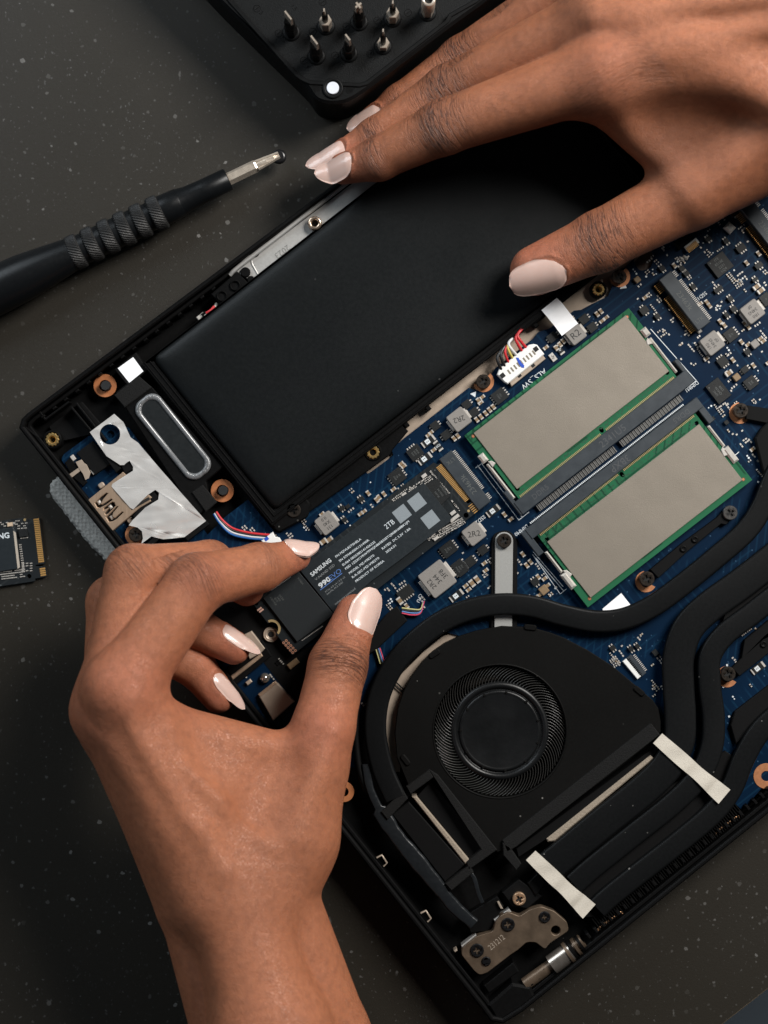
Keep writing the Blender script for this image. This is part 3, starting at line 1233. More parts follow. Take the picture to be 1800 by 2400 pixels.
BRUSH = mat('brushed_port_shell', (0.50, 0.365, 0.26), 0.36, metal=0.6, var=0.16, vscale=500, aniso=(R(-ANG), 6, 0.4))
DARKHOLE = mat('deep_black', (0.004, 0.004, 0.004), 0.8)


def pcb_material(name, base, hi, mask_amt=0.5):
    m = bpy.data.materials.new(name)
    nt, N, L, b = nodes_of(m)
    tc = N.new('ShaderNodeTexCoord')

    def noise(sc, det=2):
        n = N.new('ShaderNodeTexNoise')
        n.inputs['Scale'].default_value = sc
        n.inputs['Detail'].default_value = det
        L.new(tc.outputs['Object'], n.inputs['Vector'])
        return n

    def ramp(v, a, c, lo=0.0, hi_=1.0):
        r_ = N.new('ShaderNodeMapRange')
        r_.inputs['From Min'].default_value = a
        r_.inputs['From Max'].default_value = c
        r_.inputs['To Min'].default_value = lo
        r_.inputs['To Max'].default_value = hi_
        L.new(v, r_.inputs['Value'])
        return r_.outputs['Result']

    def mul(a, c):
        x = N.new('ShaderNodeMath')
        x.operation = 'MULTIPLY'
        L.new(a, x.inputs[0])
        if isinstance(c, float):
            x.inputs[1].default_value = c
        else:
            L.new(c, x.inputs[1])
        return x.outputs[0]

    def mx(a, c, f):
        x = N.new('ShaderNodeMix')
        x.data_type = 'RGBA'
        if isinstance(a, tuple):
            x.inputs['A'].default_value = a
        else:
            L.new(a, x.inputs['A'])
        x.inputs['B'].default_value = c
        L.new(f, x.inputs['Factor'])
        return x.outputs['Result']
    n0 = noise(45, 3)
    c = mx((*base, 1), (*[min(1, q * 1.6) for q in base], 1), n0.outputs['Fac'])
    heights = None
    for rot, nseed, fr in ((ANG, 60, 120.0), (ANG + 90, 50, 110.0), (ANG + 45, 60, 130.0)):
        mp = N.new('ShaderNodeMapping')
        mp.inputs['Rotation'].default_value = (0, 0, -R(rot))
        L.new(tc.outputs['Object'], mp.inputs['Vector'])
        w = N.new('ShaderNodeTexWave')
        w.bands_direction = 'Y'
        w.inputs['Scale'].default_value = fr
        w.inputs['Distortion'].default_value = 0.0
        L.new(mp.outputs['Vector'], w.inputs['Vector'])
        msk = N.new('ShaderNodeTexNoise')
        msk.inputs['Scale'].default_value = nseed
        msk.inputs['Detail'].default_value = 0
        mp3 = N.new('ShaderNodeMapping')
        mp3.inputs['Rotation'].default_value = (0, 0, -R(rot))
        mp3.inputs['Scale'].default_value = (0.35, 1, 1)
        mp3.inputs['Location'].default_value = (rot * 0.37, rot * 0.11, 0)
        L.new(tc.outputs['Object'], mp3.inputs['Vector'])
        L.new(mp3.outputs['Vector'], msk.inputs['Vector'])
        line = mul(ramp(w.outputs['Fac'], 0.80, 0.97), ramp(msk.outputs['Fac'], 0.58, 0.60))
        c = mx(c, (*hi, 1), mul(line, mask_amt))
    vo = N.new('ShaderNodeTexVoronoi')
    vo.inputs['Scale'].default_value = 520
    L.new(tc.outputs['Object'], vo.inputs['Vector'])
    sep = N.new('ShaderNodeSeparateColor')
    L.new(vo.outputs['Color'], sep.inputs['Color'])
    dot = mul(ramp(vo.outputs['Distance'], 0.16, 0.10), ramp(sep.outputs['Red'], 0.60, 0.62))
    c = mx(c, (*[min(1, q * 2.2 + 0.03) for q in hi], 1), mul(dot, 0.7))
    L.new(c, b.inputs['Base Color'])
    b.inputs['Roughness'].default_value = 0.42
    b.inputs['Specular IOR Level'].default_value = 0.1
    return m


PCB = pcb_material('blue_solder_mask', (0.0009, 0.0080, 0.0225), (0.0045, 0.028, 0.060))
GREEN = pcb_material('green_solder_mask', (0.014, 0.080, 0.038), (0.006, 0.037, 0.020), 0.8)
SSDB = pcb_material('black_solder_mask', (0.0105, 0.0125, 0.014), (0.028, 0.032, 0.034), 0.5)

laptop = empty('laptop', P(900, 1500, 0))
tag(laptop, 'black laptop opened from below, showing battery, blue circuit board, fan and heat pipes', 'laptop')


LATCH = mat('bright_spring_steel', (0.78, 0.74, 0.68), 0.26, metal=0.55, var=0.1)


def part(mb, name, parent=None, label=None, kind=None, origin=None):
    o = mb.build(name, parent or laptop, origin)
    if label:
        o['label'] = label
    if kind:
        o['kind'] = kind
    return o


# ---- chassis tray
tray_px = [(44, 1003), (50, 982), (64, 968), (2150, -592), (2700, -200), (2700, 1180), (1228, 2370), (1180, 2400), (1150, 2394), (1128, 2364)]
tray_pts = px_poly(tray_px, 15)
tray_pts = ccw(tray_pts)
mb = MB()
prism(mb, inset(tray_pts, 0.0006), 0.6, 6.0, BLACK, bottom=True)
inner = inset(tray_pts, 0.0016)
prism(mb, tray_pts, 5.0, 15.0, BLACK, ch=0.5, holes=[inner])
tray = part(mb, 'chassis_tray')
mb = MB()
inner2 = inset(tray_pts, 0.0030)
prism(mb, inset(tray_pts, 0.0018), 6.0, 12.4, BLACK, ch=0.25, holes=[inner2])
part(mb, 'inner_ledge', tray)

# small ribs and clip pockets along the edges
mb = MB()
for i in range(16):
    t = i / 15
    x, y = 92 + t * 400, 962 - t * 300
    prism(mb, rect(x + 8, y + 14, 10, 5, z=13), 6, 12.9, BLACK, ch=0.2)
for i in range(24):
    t = i / 23
    x, y = 810 + t * 310, 1990 + t * 395
    prism(mb, rect(x + 17, y - 13, 6, 14, z=13), 6, 12.9, BLACK, ch=0.2)
for i in range(34):
    t = i / 33
    x, y = 1262 + t * 560, 2320 - t * 452
    prism(mb, rect(x - 18, y - 16, 7, 14, z=13), 6, 12.9, BLACK, ch=0.2)
part(mb, 'edge_ribs', tray, kind='stuff')

# ---- champagne plate under everything, seen between battery and circuit board
mb = MB()
prism(mb, px_poly([(700, 1190), (910, 1020), (1300, 715), (1600, 470), (1760, 420), (1650, 640), (1400, 800), (1000, 1120), (760, 1230)], 8.4), 6.0, 8.4, TANM, ch=0.1)
part(mb, 'palm_rest_plate')

# ---- battery
BAT = [(355, 838), (643, 1197), (1560, 486), (1272, 128)]
bat = ccw(px_poly(BAT, 15.5))
BATM = mat('battery_wrap', (0.0062, 0.0072, 0.0077), 0.42, var=0.12, vscale=900, bump=0.14, bscale=5000, spec=0.14)


dust(BATM, 0.25, 300, (0.06, 0.06, 0.06))
dust(BLACK, 0.35, 330, (0.09, 0.09, 0.085))


def pillow(mb, poly, rings, material):
    """rings: (inset mm, z mm) from the outside in; smooth sides and a flat middle."""
    n = len(poly)
    vs = []
    for d, z in rings:
        vs += [(q[0], q[1], z * MM) for q in inset(poly, d * MM)]
    fs = []
    for k in range(len(rings) - 1):
        for i in range(n):
            j = (i + 1) % n
            fs.append((k * n + i, k * n + j, (k + 1) * n + j, (k + 1) * n + i))
    mb.add(vs, fs, material, True)
    k = (len(rings) - 1) * n
    mb.add(vs[k:], [tuple(range(n))], material, True)


mb = MB()
vs, fs = [], []
rgs = [(0.3, 6), (0, 13.0), (0.2, 13.8), (0.7, 14.4), (1.6, 14.9), (2.8, 15.25), (4.2, 15.52), (5.6, 15.66), (7.0, 15.72), (8.4, 15.74)]
for d_, z_ in rgs:
    vs += [(q[0], q[1], z_ * MM) for q in round_poly(inset(bat, d_ * MM), 0.0022 + d_ * 0.0004, 5)]
nn_ = len(vs) // len(rgs)
for a_ in range(len(rgs) - 1):
    for b_ in range(nn_):
        c_ = (b_ + 1) % nn_
        fs.append((a_ * nn_ + b_, a_ * nn_ + c_, (a_ + 1) * nn_ + c_, (a_ + 1) * nn_ + b_))
mb.add(vs, fs, BATM, True)
mb.add(vs[-nn_:], [tuple(range(nn_))], BATM)
battery = part(mb, 'battery', label='large matt black battery with soft rounded edges')
mb = MB()


def edge_offset(p, ds):
    """Move each side of a counter-clockwise polygon out by its own distance (mm)."""
    n = len(p)
    ln = []
    for i in range(n):
        a, b = Vector(p[i]), Vector(p[(i + 1) % n])
        e = (b - a).normalized()
        ln.append((a + Vector((e.y, -e.x)) * ds[i] * MM, e))
    out = []
    for i in range(n):
        (a, e), (c, f) = ln[i - 1], ln[i]
        k = ((c - a).x * f.y - (c - a).y * f.x) / (e.x * f.y - e.y * f.x)
        out.append(a + e * k)
    return out


prism(mb, edge_offset(bat, (3.8, 3.4, 3.0, 0.5)), 6.0, 13.4, BLACK, ch=0.3, holes=[inset(bat, -0.0002)])
prism(mb, px_poly([(700, 1160), (930, 985), (957, 1010), (921, 1053), (914, 1066), (866, 1101), (722, 1202)], 11.6), 6, 11.8, BLACK, ch=0.3)
prism(mb, round_poly(px_poly([(628, 1208), (668, 1165), (700, 1150), (728, 1180), (722, 1212), (655, 1247), (640, 1235)], 12), 0.0012), 6, 12.9, BLACK, ch=0.4)
frame = part(mb, 'battery_frame')
mb = MB()
for o1, o2 in (((1.4, 1.4, 1.4, 0.40), (1.0, 1.0, 1.0, 0.25)), ((3.0, 2.7, 2.4, 0.48), (2.6, 2.3, 2.0, 0.41))):
    prism(mb, edge_offset(bat, o1), 13.2, 13.75, BLACK, ch=0.12, holes=[edge_offset(bat, o2)])
part(mb, 'frame_ribs', frame)

# ---- pale steel plate along the top edge
mb = MB()
prism(mb, px_poly([(545, 640), (575, 601), (800, 428), (960, 310), (990, 350), (610, 652), (597, 660)], 11.8), 6.0, 11.8, PLATE, ch=0.15)
plate = part(mb, 'steel_plate')
mb = MB()
text(mb, '2023', 662, 590, 15, 217, 11.86, PLATED)
part(mb, 'lettering', plate)
mb = MB()
path = catmull([P(539, 645, 12.3), P(556, 628, 12.7), P(640, 563, 12.9), P(760, 470, 12.9), P(900, 362, 12.9), P(980, 300, 12.9)], 6)
sweep(mb, path, flat_section(1.35, 1.3, 0.5), PLATE)
part(mb, 'folded_edge', plate)
mb = MB()
path = catmull([P(606, 646, 11.8), P(597, 630, 11.8), P(590, 615, 11.8), P(596, 603, 11.8), P(640, 567, 11.8), P(690, 529, 11.8), P(700, 524, 11.8)], 6)
sweep(mb, path, flat_section(0.55, 0.5, 0.2), PLATE)
path = catmull([P(745, 487, 11.8), P(752, 478, 11.8), P(790, 448, 11.8), P(860, 395, 11.8)], 6)
sweep(mb, path, flat_section(0.55, 0.5, 0.2), PLATE)
part(mb, 'embossed_rib', plate)
mb = MB()
lathe(mb, 738, 524, [(2.25, 11.0), (2.25, 14.0), (1.95, 14.4), (1.25, 14.4), (1.05, 13.6), (1.0, 12.0)], mat('nickel_standoff', (0.55, 0.42, 0.32), 0.25, metal=0.85, var=0.2), zref=13)
lathe(mb, 738, 524, [(1.02, 12.1), (0.5, 12.12)], DARKHOLE, zref=13)
part(mb, 'standoff', plate)
mb = MB()
for x, y, r_ in ((597, 592, 11), (672, 527, 12), (753, 466, 12), (780, 451, 5)):
    prism(mb, circ(x, y, r_, 12.1, 16), 11, 12.05, DARKHOLE)
for x, y, w, h in ((633, 553, 16, 14), (707, 498, 14, 12)):
    prism(mb, rect(x, y, w, h, z=12.6), 11, 12.9, BLACK, ch=0.2)
part(mb, 'snap_hole', plate)
# black latch block left of the plate
mb = MB()
prism(mb, px_poly([(494, 690), (556, 636), (582, 664), (520, 716)], 12), 6, 12.6, BLACK, ch=0.3)
for x, y in ((520, 694), (551, 669)):
    prism(mb, circ(x, y, 13, 13, 20), 12.5, 13.3, BLACK, ch=0.25, holes=[circ(x, y, 9, 13, 20)])
prism(mb, circ(575, 638, 12, 12.6, 16), 11, 12.9, BLACK, ch=0.3)
prism(mb, circ(588, 655, 9, 12.6, 16), 11, 12.5, BLACK, ch=0.3)
part(mb, 'latch_block')
# antenna lead next to it
mb = MB()
for col, pts in ((mat('cream_cable', (0.62, 0.57, 0.50), 0.45), [(508, 712, 10), (503, 722, 11), (492, 733, 11), (478, 740, 10.5), (468, 744, 10)]), (mat('red_cable', (0.50, 0.03, 0.035), 0.42), [(503, 718, 11.3), (494, 728, 11.5), (484, 734, 11)])):
    sweep(mb, catmull([P(*p) for p in pts], 5), round_section(0.55), col)
prism(mb, rect(470, 741, 20, 10, z=11), 8, 10.6, SILV, ch=0.2)
prism(mb, rect(478, 735, 14, 8, z=11.4), 8, 11.2, BLACK, ch=0.2)
part(mb, 'antenna_lead')


# ---- screws, nuts, washers
def cross_pts(cx, cy, r_, z, ang):
    c = P(cx, cy, z)
    k = MM / PXMM(z)
    a, b = r_ * k, r_ * 0.30 * k
    pts = [(b, a), (-b, a), (-b, b), (-a, b), (-a, -b), (-b, -b), (-b, -a), (b, -a), (b, -b), (a, -b), (a, b), (b, b)]
    ca, sa = math.cos(R(ang)), math.sin(R(ang))
    return [Vector((c.x + x * ca - y * sa, c.y + x * sa + y * ca)) for x, y in pts]


def screw_mesh(mb, cx, cy, rpx, z0, z1, ang=20, material=None):
    ma = material or SCREW
    cr = cross_pts(cx, cy, rpx * 0.56, z1, ang)
    prism(mb, circ(cx, cy, rpx, z1, 30), z0, z1, ma, ch=0.22, holes=[inset(ccw(cr), -0.00012)])
    prism(mb, inset(ccw(cr), -0.00013), z1 - 0.75, z1 - 0.7, DARKHOLE)
    # rounded shoulders inside the recess
    prism(mb, inset(ccw(cr), -0.00015), z1 - 0.6, z1 - 0.09, ma, holes=[ccw(cr)])


def screw(cx, cy, rpx, z0, z1, ang=20, material=None, label=None, parent=None):
    mb = MB()
    screw_mesh(mb, cx, cy, rpx, z0, z1, ang, material)
    return part(mb, 'screw', parent, label)


def ring(cx, cy, r0, r1, z0, z1, material, name, n=36, ch=0.06, parent=None, label=None, a0=0, a1=360):
    mb = MB()
    if a1 - a0 > 359:
        prism(mb, circ(cx, cy, r1, z1, n), z0, z1, material, ch=ch, holes=[circ(cx, cy, r0, z1, n)])
    else:
        pts = circ(cx, cy, r1, z1, n, a0, a1) + circ(cx, cy, r0, z1, n, a0, a1)[::-1]
        prism(mb, pts, z0, z1, material, ch=0)
    return part(mb, name, parent, label)


def brass_nut(cx, cy, rpx, z, label=None):
    mb = MB()
    k = 1 / PXMM(z)
    c = P(cx, cy, z)
    n = 48
    out = []
    for i in range(n):
        a = 2 * math.pi * i / n
        rr = rpx * k * MM * (1 + 0.065 * math.cos(12 * a))
        out.append(Vector((c.x + rr * math.cos(a), c.y + rr * math.sin(a))))
    prism(mb, out, z - 3, z, BRASS, ch=0.25, holes=[circ(cx, cy, rpx * 0.52, z, 24)])
    lathe(mb, cx, cy, [(rpx * .56 * k, z - 0.3), (rpx * .50 * k, z - 0.9), (rpx * .36 * k, z - 1.6), (rpx * .34 * k, z - 2.6)], BRASS, zref=z)
    lathe(mb, cx, cy, [(rpx * .35 * k, z - 2.4), (0.1, z - 2.4)], DARKHOLE, zref=z)
    o = part(mb, 'brass_nut', None, label)
    mb = MB()
    prism(mb, circ(cx, cy, rpx * 1.42, z - .5, 30), 6, z - 0.4, BLACK, ch=0.4, holes=[circ(cx, cy, rpx * 0.99, z - .5, 30)])
    part(mb, 'screw_boss')
    return o


brass_nut(122, 1030, 15.5, 12.5)
brass_nut(874, 1060, 15, 12.6)
brass_nut(1403, 678, 14, 12.0)
screw(688, 1196, 17, 11, 13.4, 15)
for x, y, a in ((246, 904, 10), (521, 1150, 40)):
    ring(x, y, 13.5, 27, 9.0, 9.6, COPPERD, 'copper_washer')
    mb = MB()
    lathe(mb, x + 2, y, [(1.75, 6), (1.75, 11.4), (1.5, 11.9)], mat('rubber_plug', (0.010, 0.011, 0.012), 0.5), n=8, zref=11)
    part(mb, 'rubber_plug')
ring(318, 1253, 15, 25, 10.4, 10.8, COPPER, 'copper_washer')
screw(318, 1253, 17, 10.5, 12.4, 12, label='dark brown screw on a copper washer')

# ---- speaker
mb = MB()
prism(mb, round_poly(px_poly([(270, 920), (318, 883), (356, 907), (524, 1094), (483, 1128), (492, 1180), (470, 1205), (440, 1180)], 12.2), 0.0004), 6, 12.2, BLACK, ch=0.35)
spk = part(mb, 'speaker', label='slim black speaker with a pale rubber surround')
mb = MB()
prism(mb, px_poly([(267, 926), (325, 881), (356, 908), (292, 955)], 12.9), 12, 12.9, FOAM, ch=0.25)
part(mb, 'foam_pad', spk)
mb = MB()
prism(mb, px_poly([(449, 1154), (475, 1136), (509, 1177), (482, 1200)], 12.9), 12, 12.9, FOAM, ch=0.25)
part(mb, 'foam_pad', spk)
# rubber surround: half-round bead round a stadium, ribbed at the corners
ca_, sa_ = math.cos(R(-51.3)), math.sin(R(-51.3))
sc = P(405.5, 1023.5, 12.6)
LX, LY, RC = 109 / PXMM(12.6), 29.0 / PXMM(12.6), 3.3
loop = []
for sx, sy, a0 in ((1, 1, 0), (-1, 1, 90), (-1, -1, 180), (1, -1, 270)):
    for i in range(41):
        a = R(a0 + 90 * i / 40)
        loop.append((sx * (LX - RC) + RC * math.cos(a), sy * (LY - RC) + RC * math.sin(a), math.cos(a), math.sin(a), i))
RUB = mat('pale_rubber_surround', (0.13, 0.135, 0.14), 0.24, var=0.3, vscale=1500, spec=0.8)
vs, fs = [], []
ns_ = 9
for x, y, nx, ny, i in loop:
    rib = 0.10 * math.sin(i * math.pi / 1.35) if 0 < i < 40 else 0
    wide = 0.86 + (0.22 * math.sin(math.pi * i / 40))
    for j in range(ns_):
        a = math.pi * j / (ns_ - 1)
        o_ = wide * math.cos(a)
        zz = 12.4 + (0.75 + rib) * math.sin(a)
        lx, ly = x + nx * o_, y + ny * o_
        vs.append((sc.x + (lx * ca_ - ly * sa_) * MM, sc.y + (lx * sa_ + ly * ca_) * MM, zz * MM))
n_ = len(loop)
for i in range(n_):
    k = (i + 1) % n_
    for j in range(ns_ - 1):
        fs.append((i * ns_ + j, k * ns_ + j, k * ns_ + j + 1, i * ns_ + j + 1))
mb = MB()
mb.add(vs, fs, RUB, True)
part(mb, 'rubber_surround', spk)
mb = MB()
mem = [Vector((sc.x + (x * .985 * ca_ - y * .96 * sa_) * MM, sc.y + (x * .985 * sa_ + y * .96 * ca_) * MM)) for x, y, *_ in loop[::4]]
prism(mb, mem, 12, 12.55, mat('speaker_membrane', (0.010, 0.012, 0.013), 0.35), ch=0.1)
part(mb, 'membrane', spk)
mb = MB()
prism(mb, px_poly([(276, 863), (312, 837), (336, 870), (303, 897)], 12.5), 12.3, 12.5, PAPER)
part(mb, 'blank_sticker')
mb = MB()
prism(mb, px_poly([(268, 866), (318, 826), (346, 868), (300, 905)], 12.3), 6, 12.3, BLACKM, ch=0.2)
part(mb, 'sticker_pad')

# ---- left port board
mb = MB()
prism(mb, round_poly(px_poly([(143, 1076), (150, 1064), (212, 1019), (300, 1000), (492, 1262), (330, 1395), (300, 1310), (205, 1170)], 9.4), 0.0008), 8.2, 9.4, PCB)
iob = part(mb, 'port_board')
mb = MB()
prism(mb, px_poly([(180, 1062), (219, 1033), (261, 1088), (224, 1113)], 10), 9.4, 11, BLACKM, ch=0.2)
prism(mb, px_poly([(152, 1085), (166, 1072), (185, 1098), (205, 1130), (196, 1140), (170, 1118)], 10), 9.4, 10.6, BLACK, ch=0.2)
part(mb, 'switch_body', iob)
mb = MB()
prism(mb, px_poly([(177, 1083), (191, 1077), (197, 1085), (203, 1089), (212, 1108), (208, 1121), (200, 1125), (194, 1110), (187, 1101)], 11.2), 10.8, 11.2, TANM, ch=0.05)
prism(mb, px_poly([(154, 1117), (184, 1096), (189, 1103), (163, 1123), (156, 1122)], 11.2), 10.8, 11.0, TANM, ch=0.05)
part(mb, 'switch_lever', iob)
for x, y in ((171, 1073), (218, 1105)):
    mb = MB()
    prism(mb, rect(x, y, 9, 13, ang=ANG, z=10.6), 9.4, 10.6, SILV, ch=0.1)
    part(mb, 'solder_tab', iob)
mb = MB()
prism(mb, round_poly(px_poly([(140, 1035), (112, 1000), (190, 940), (250, 1010)], 9), 0.0005), 6, 8.2, BLACKM, ch=0.2)
part(mb, 'wrist_pocket', tray)
mb = MB()
for a_, b_ in (((182, 946), (252, 1034)), ((170, 955), (245, 1045)), ((92, 960), (110, 985)), ((108, 985), (165, 943)), ((60, 1000), (95, 1028))):
    sweep(mb, [P(*a_, 10), P(*b_, 10)], flat_section(0.7, 5.0, 0.2), BLACK)
part(mb, 'tray_ribs', tray)

# USB socket with pressed springs
mb = MB()
usb = px_poly([(206, 1172), (288, 1106), (356, 1166), (262, 1246)], 12.4)
hole = []
c0, e1 = Vector((233.0, 1171.0)), None


def slot(pts, z):
    return px_poly(pts, z)


def q80(pts):
    return [(80 + x / 4.74, 1050 + y / 4.74) for x, y in pts]


holes = [slot(q80([(800, 500), (820, 505), (765, 570), (735, 625), (755, 630), (795, 605), (855, 565), (870, 575), (800, 630), (730, 665), (700, 660), (675, 615), (735, 550)]), 12.4),
         slot(q80([(775, 665), (865, 600), (890, 605), (905, 640), (820, 730), (790, 740), (785, 725), (845, 655), (770, 690)]), 12.4),
         slot(q80([(915, 650), (935, 650), (875, 720), (865, 760), (895, 780), (975, 710), (992, 715), (915, 790), (870, 815), (830, 820), (800, 770), (870, 700)]), 12.4)]
prism(mb, usb, 9, 12.4, BRUSH, ch=0.2, holes=holes)
prism(mb, inset(ccw(usb), 0.0004), 9, 10.4, DARKHOLE)
usbo = part(mb, 'usb_socket', iob)
for x, y in ((720, 605), (845, 655), (860, 770)):
    mb = MB()
    prism(mb, rect(80 + x / 4.74, 1050 + y / 4.74, 8, 9, z=12), 10.4, 11.9, SILV, ch=0.4)
    part(mb, 'contact_spring', iob)
mb = MB()
prism(mb, slot(q80([(1065, 660), (1270, 545), (1290, 570), (1085, 690)]), 12.6), 12.3, 12.5, DARKHOLE)
prism(mb, slot(q80([(1100, 660), (1275, 555), (1300, 590), (1080, 720)]), 12.4), 9.4, 12.3, BRUSH, ch=0.1)
part(mb, 'socket_slit', iob)
for x, y in ((745, 415), (1065, 805)):
    mb = MB()
    prism(mb, round_poly(rect(80 + x / 4.74, 1050 + y / 4.74, 15, 12, z=10.6), 0.0006), 9.4, 10.7, TANM, ch=0.3)
    part(mb, 'solder_tab', iob)

# foil shield
foil_px = [(211, 1013), (268, 970), (289, 989), (306, 1025), (324, 1038), (356, 1076), (416, 1145), (483, 1221), (432, 1259), (383, 1264), (355, 1257), (331, 1275), (335, 1262), (333, 1245), (322, 1236), (302, 1231), (310, 1220), (340, 1190), (371, 1171), (373, 1155), (364, 1148), (346, 1160), (312, 1194), (305, 1190), (261, 1140), (263, 1134), (312, 1103), (312, 1094), (304, 1080), (296, 1085), (291, 1090), (282, 1090), (250, 1069)]
mb = MB()
prism(mb, px_poly(foil_px, 12.7), 12.5, 12.72, FOIL, holes=[circ(258, 1018, 24, 12.7, 28)])
# break the sheet up so that its creases can rise and fall
fo = part(mb, 'foil_shield', iob, label='crumpled silver foil over the port board')
import bmesh
bm = bmesh.new()
bm.from_mesh(fo.data)
bmesh.ops.subdivide_edges(bm, edges=bm.edges[:], cuts=5, use_grid_fill=True)
bmesh.ops.triangulate(bm, faces=bm.faces[:])
from mathutils import noise as mnoise
for v in bm.verts:
    q = v.co * 45
    qa = Vector((q.x * 1.0 + q.y * 0.6, q.y * 3.4 - q.x * 2.0, 0.3))
    v.co.z += 0.0005 * mnoise.noise(q) + 0.0006 * (0.5 - abs(mnoise.noise(qa * 1.3))) + 0.0003 * (0.5 - abs(mnoise.noise(q * 4.0)))
for f in bm.faces:
    f.smooth = True
bm.to_mesh(fo.data)
bm.free()
mb = MB()
prism(mb, circ(258, 1018, 24, 11.8, 30), 8, 10.6, PCB, ch=0.1, holes=[circ(258, 1018, 9, 11.8, 20)])
prism(mb, circ(258, 1018, 9.5, 11.8, 20), 8, 8.6, DARKHOLE)
part(mb, 'screw_pad', iob)
mb = MB()
prism(mb, q80 and px_poly(q80([(960, 190), (1035, 135), (1110, 215), (1095, 240), (1010, 290)]), 12.3), 9.4, 12.3, BLACKM, ch=0.2)
prism(mb, px_poly(q80([(1300, 490), (1325, 478), (1388, 560), (1370, 580), (1120, 780), (1090, 760)]), 12.2), 9.4, 12.2, BLACKM, ch=0.2)
prism(mb, px_poly(q80([(1250, 1060), (1350, 972), (1390, 1010), (1320, 1080)]), 12.9), 12.0, 12.95, BLACKM, ch=0.1)
prism(mb, px_poly([(240, 1045), (262, 1070), (284, 1098), (272, 1108), (236, 1060)], 12.3), 9.4, 12.3, BLACKM, ch=0.2)
prism(mb, px_poly([(432, 1259), (483, 1221), (490, 1229), (440, 1268)], 12.6), 9.4, 12.6, BLACKM, ch=0.1)
part(mb, 'film_or_shade_sheet', iob)

# speaker leads
mb = MB()
for col, o_ in ((mat('red_lead', (0.48, 0.022, 0.028), 0.38), 0), (mat('black_lead', (0.012, 0.012, 0.013), 0.4), 5), (mat('white_lead', (0.52, 0.53, 0.55), 0.4), 10), (mat('blue_lead', (0.01, 0.09, 0.30), 0.4), 15)):
    k = o_ / 5.0
    pts = [(507 - k * 2, 1200 + k * 1.5, 11.0), (520 - k, 1218 + k * 3.5, 11.6), (545 - k, 1238 + k * 4.6, 11.7), (580, 1248 + k * 4.4, 11.5), (610, 1252 + k * 4, 11.3), (634, 1254 + k * 4, 11.2)]
    sweep(mb, catmull([P(*p) for p in pts], 6), round_section(0.40), col)
part(mb, 'speaker_cable')
mb = MB()
prism(mb, px_poly([(612, 1267), (640, 1246), (645, 1258), (655, 1260), (665, 1278), (630, 1290)], 11.6), ZB, 11.7, WHITE, ch=0.2)
prism(mb, px_poly([(618, 1262), (626, 1257), (631, 1263), (623, 1269)], 11.9), 11.6, 11.8, mat('blue_marker', (0.01, 0.06, 0.40), 0.5))
part(mb, 'cable_plug')

# ---- main circuit board
pcb_px = [(508, 1232), (527, 1212), (581, 1171), (645, 1248), (656, 1250), (722, 1199), (854, 1102), (862, 1110), (868, 1107), (922, 1067), (918, 1052), (946, 1028), (1098, 909), (1118, 915), (1140, 893), (1162, 862), (1250, 793), (1262, 778), (1289, 769), (1345, 728), (1362, 726), (1380, 716), (1425, 694), (1436, 668), (1440, 640), (1462, 628), (1520, 580), (1600, 520), (1900, 290), (2050, 300), (2050, 1560), (1800, 1830), (1740, 1900), (1560, 1720), (1420, 1580), (1000, 1470), (880, 1640), (832, 1800), (790, 1790), (566, 1652), (486, 1560), (440, 1400), (402, 1335)]
mb = MB()
prism(mb, px_poly(pcb_px, ZB), 9.0, ZB, PCB, holes=[round_poly(px_poly([(1483, 612), (1500, 586), (1524, 577), (1533, 600), (1526, 628), (1500, 636)], ZB), 0.0012)])
board = part(mb, 'circuit_board', label='blue circuit board crowded with components')
mb = MB()
prism(mb, px_poly([(1484, 618), (1500, 600), (1532, 585), (1540, 630), (1500, 645)], 8.5), 6, 8.6, mat('brown_film', (0.06, 0.035, 0.022), 0.5))
part(mb, 'recess_film')

KEEP = []                # (u0, v0, u1, v1) rectangles on the board that loose parts must stay out of


def uvof(x, y):
    return x * UX + y * UY, x * VX + y * VY


def keep(cx, cy, w, h, pad=3):
    u, v = uvof(cx, cy)
    KEEP.append((u - w / 2 - pad, v - h / 2 - pad, u + w / 2 + pad, v + h / 2 + pad))


def chip(cx, cy, w, h, lines=(), leads='', ht=1.0, tang=127, cap=4.0, body=None, name='chip', parent=None, zb=ZB, dot=False, ang=ANG):
    """A black package; leads: sides with legs (n s e w in the board's own frame)."""
    mb = MB()
    prism(mb, rect(cx, cy, w, h, ang=ang, z=zb + ht), zb, zb + ht, body or CHIP, ch=0.08)
    k = 6.2
    for sd in leads:
        L_ = w if sd in 'ns' else h
        n = max(2, int((L_ - 3) / k))
        for i in range(n):
            t = (i - (n - 1) / 2) * k
            if sd in 'ns':
                u, v = t, (-(h / 2 + 2.2) if sd == 'n' else h / 2 + 2.2)
                ww, hh = 3.0, 4.6
            else:
                u, v = (-(w / 2 + 2.2) if sd == 'w' else w / 2 + 2.2), t
                ww, hh = 4.6, 3.0
            px, py = UV((cx, cy), u, v)
            prism(mb, rect(px, py, ww, hh, ang=ang, z=zb + .3), zb, zb + 0.32, SILV)
    for i, s in enumerate(lines):
        off = (i - (len(lines) - 1) / 2) * cap * 1.55
        a = R(tang)
        # down the page of the lettering
        px, py = cx + off * math.sin(a), cy + off * math.cos(a)
        text(mb, s, px, py, cap, tang, zb + ht + 0.02, CHIPT)
    if dot:
        px, py = UV((cx, cy), -w * .36, -h * .36)
        prism(mb, circ(px, py, 1.6, zb + ht, 10), zb + ht, zb + ht + 0.02, CHIPT)
    keep(cx, cy, w + (6 if 'e' in leads or 'w' in leads else 0), h + (6 if 'n' in leads or 's' in leads else 0))
    return part(mb, name, parent or board)


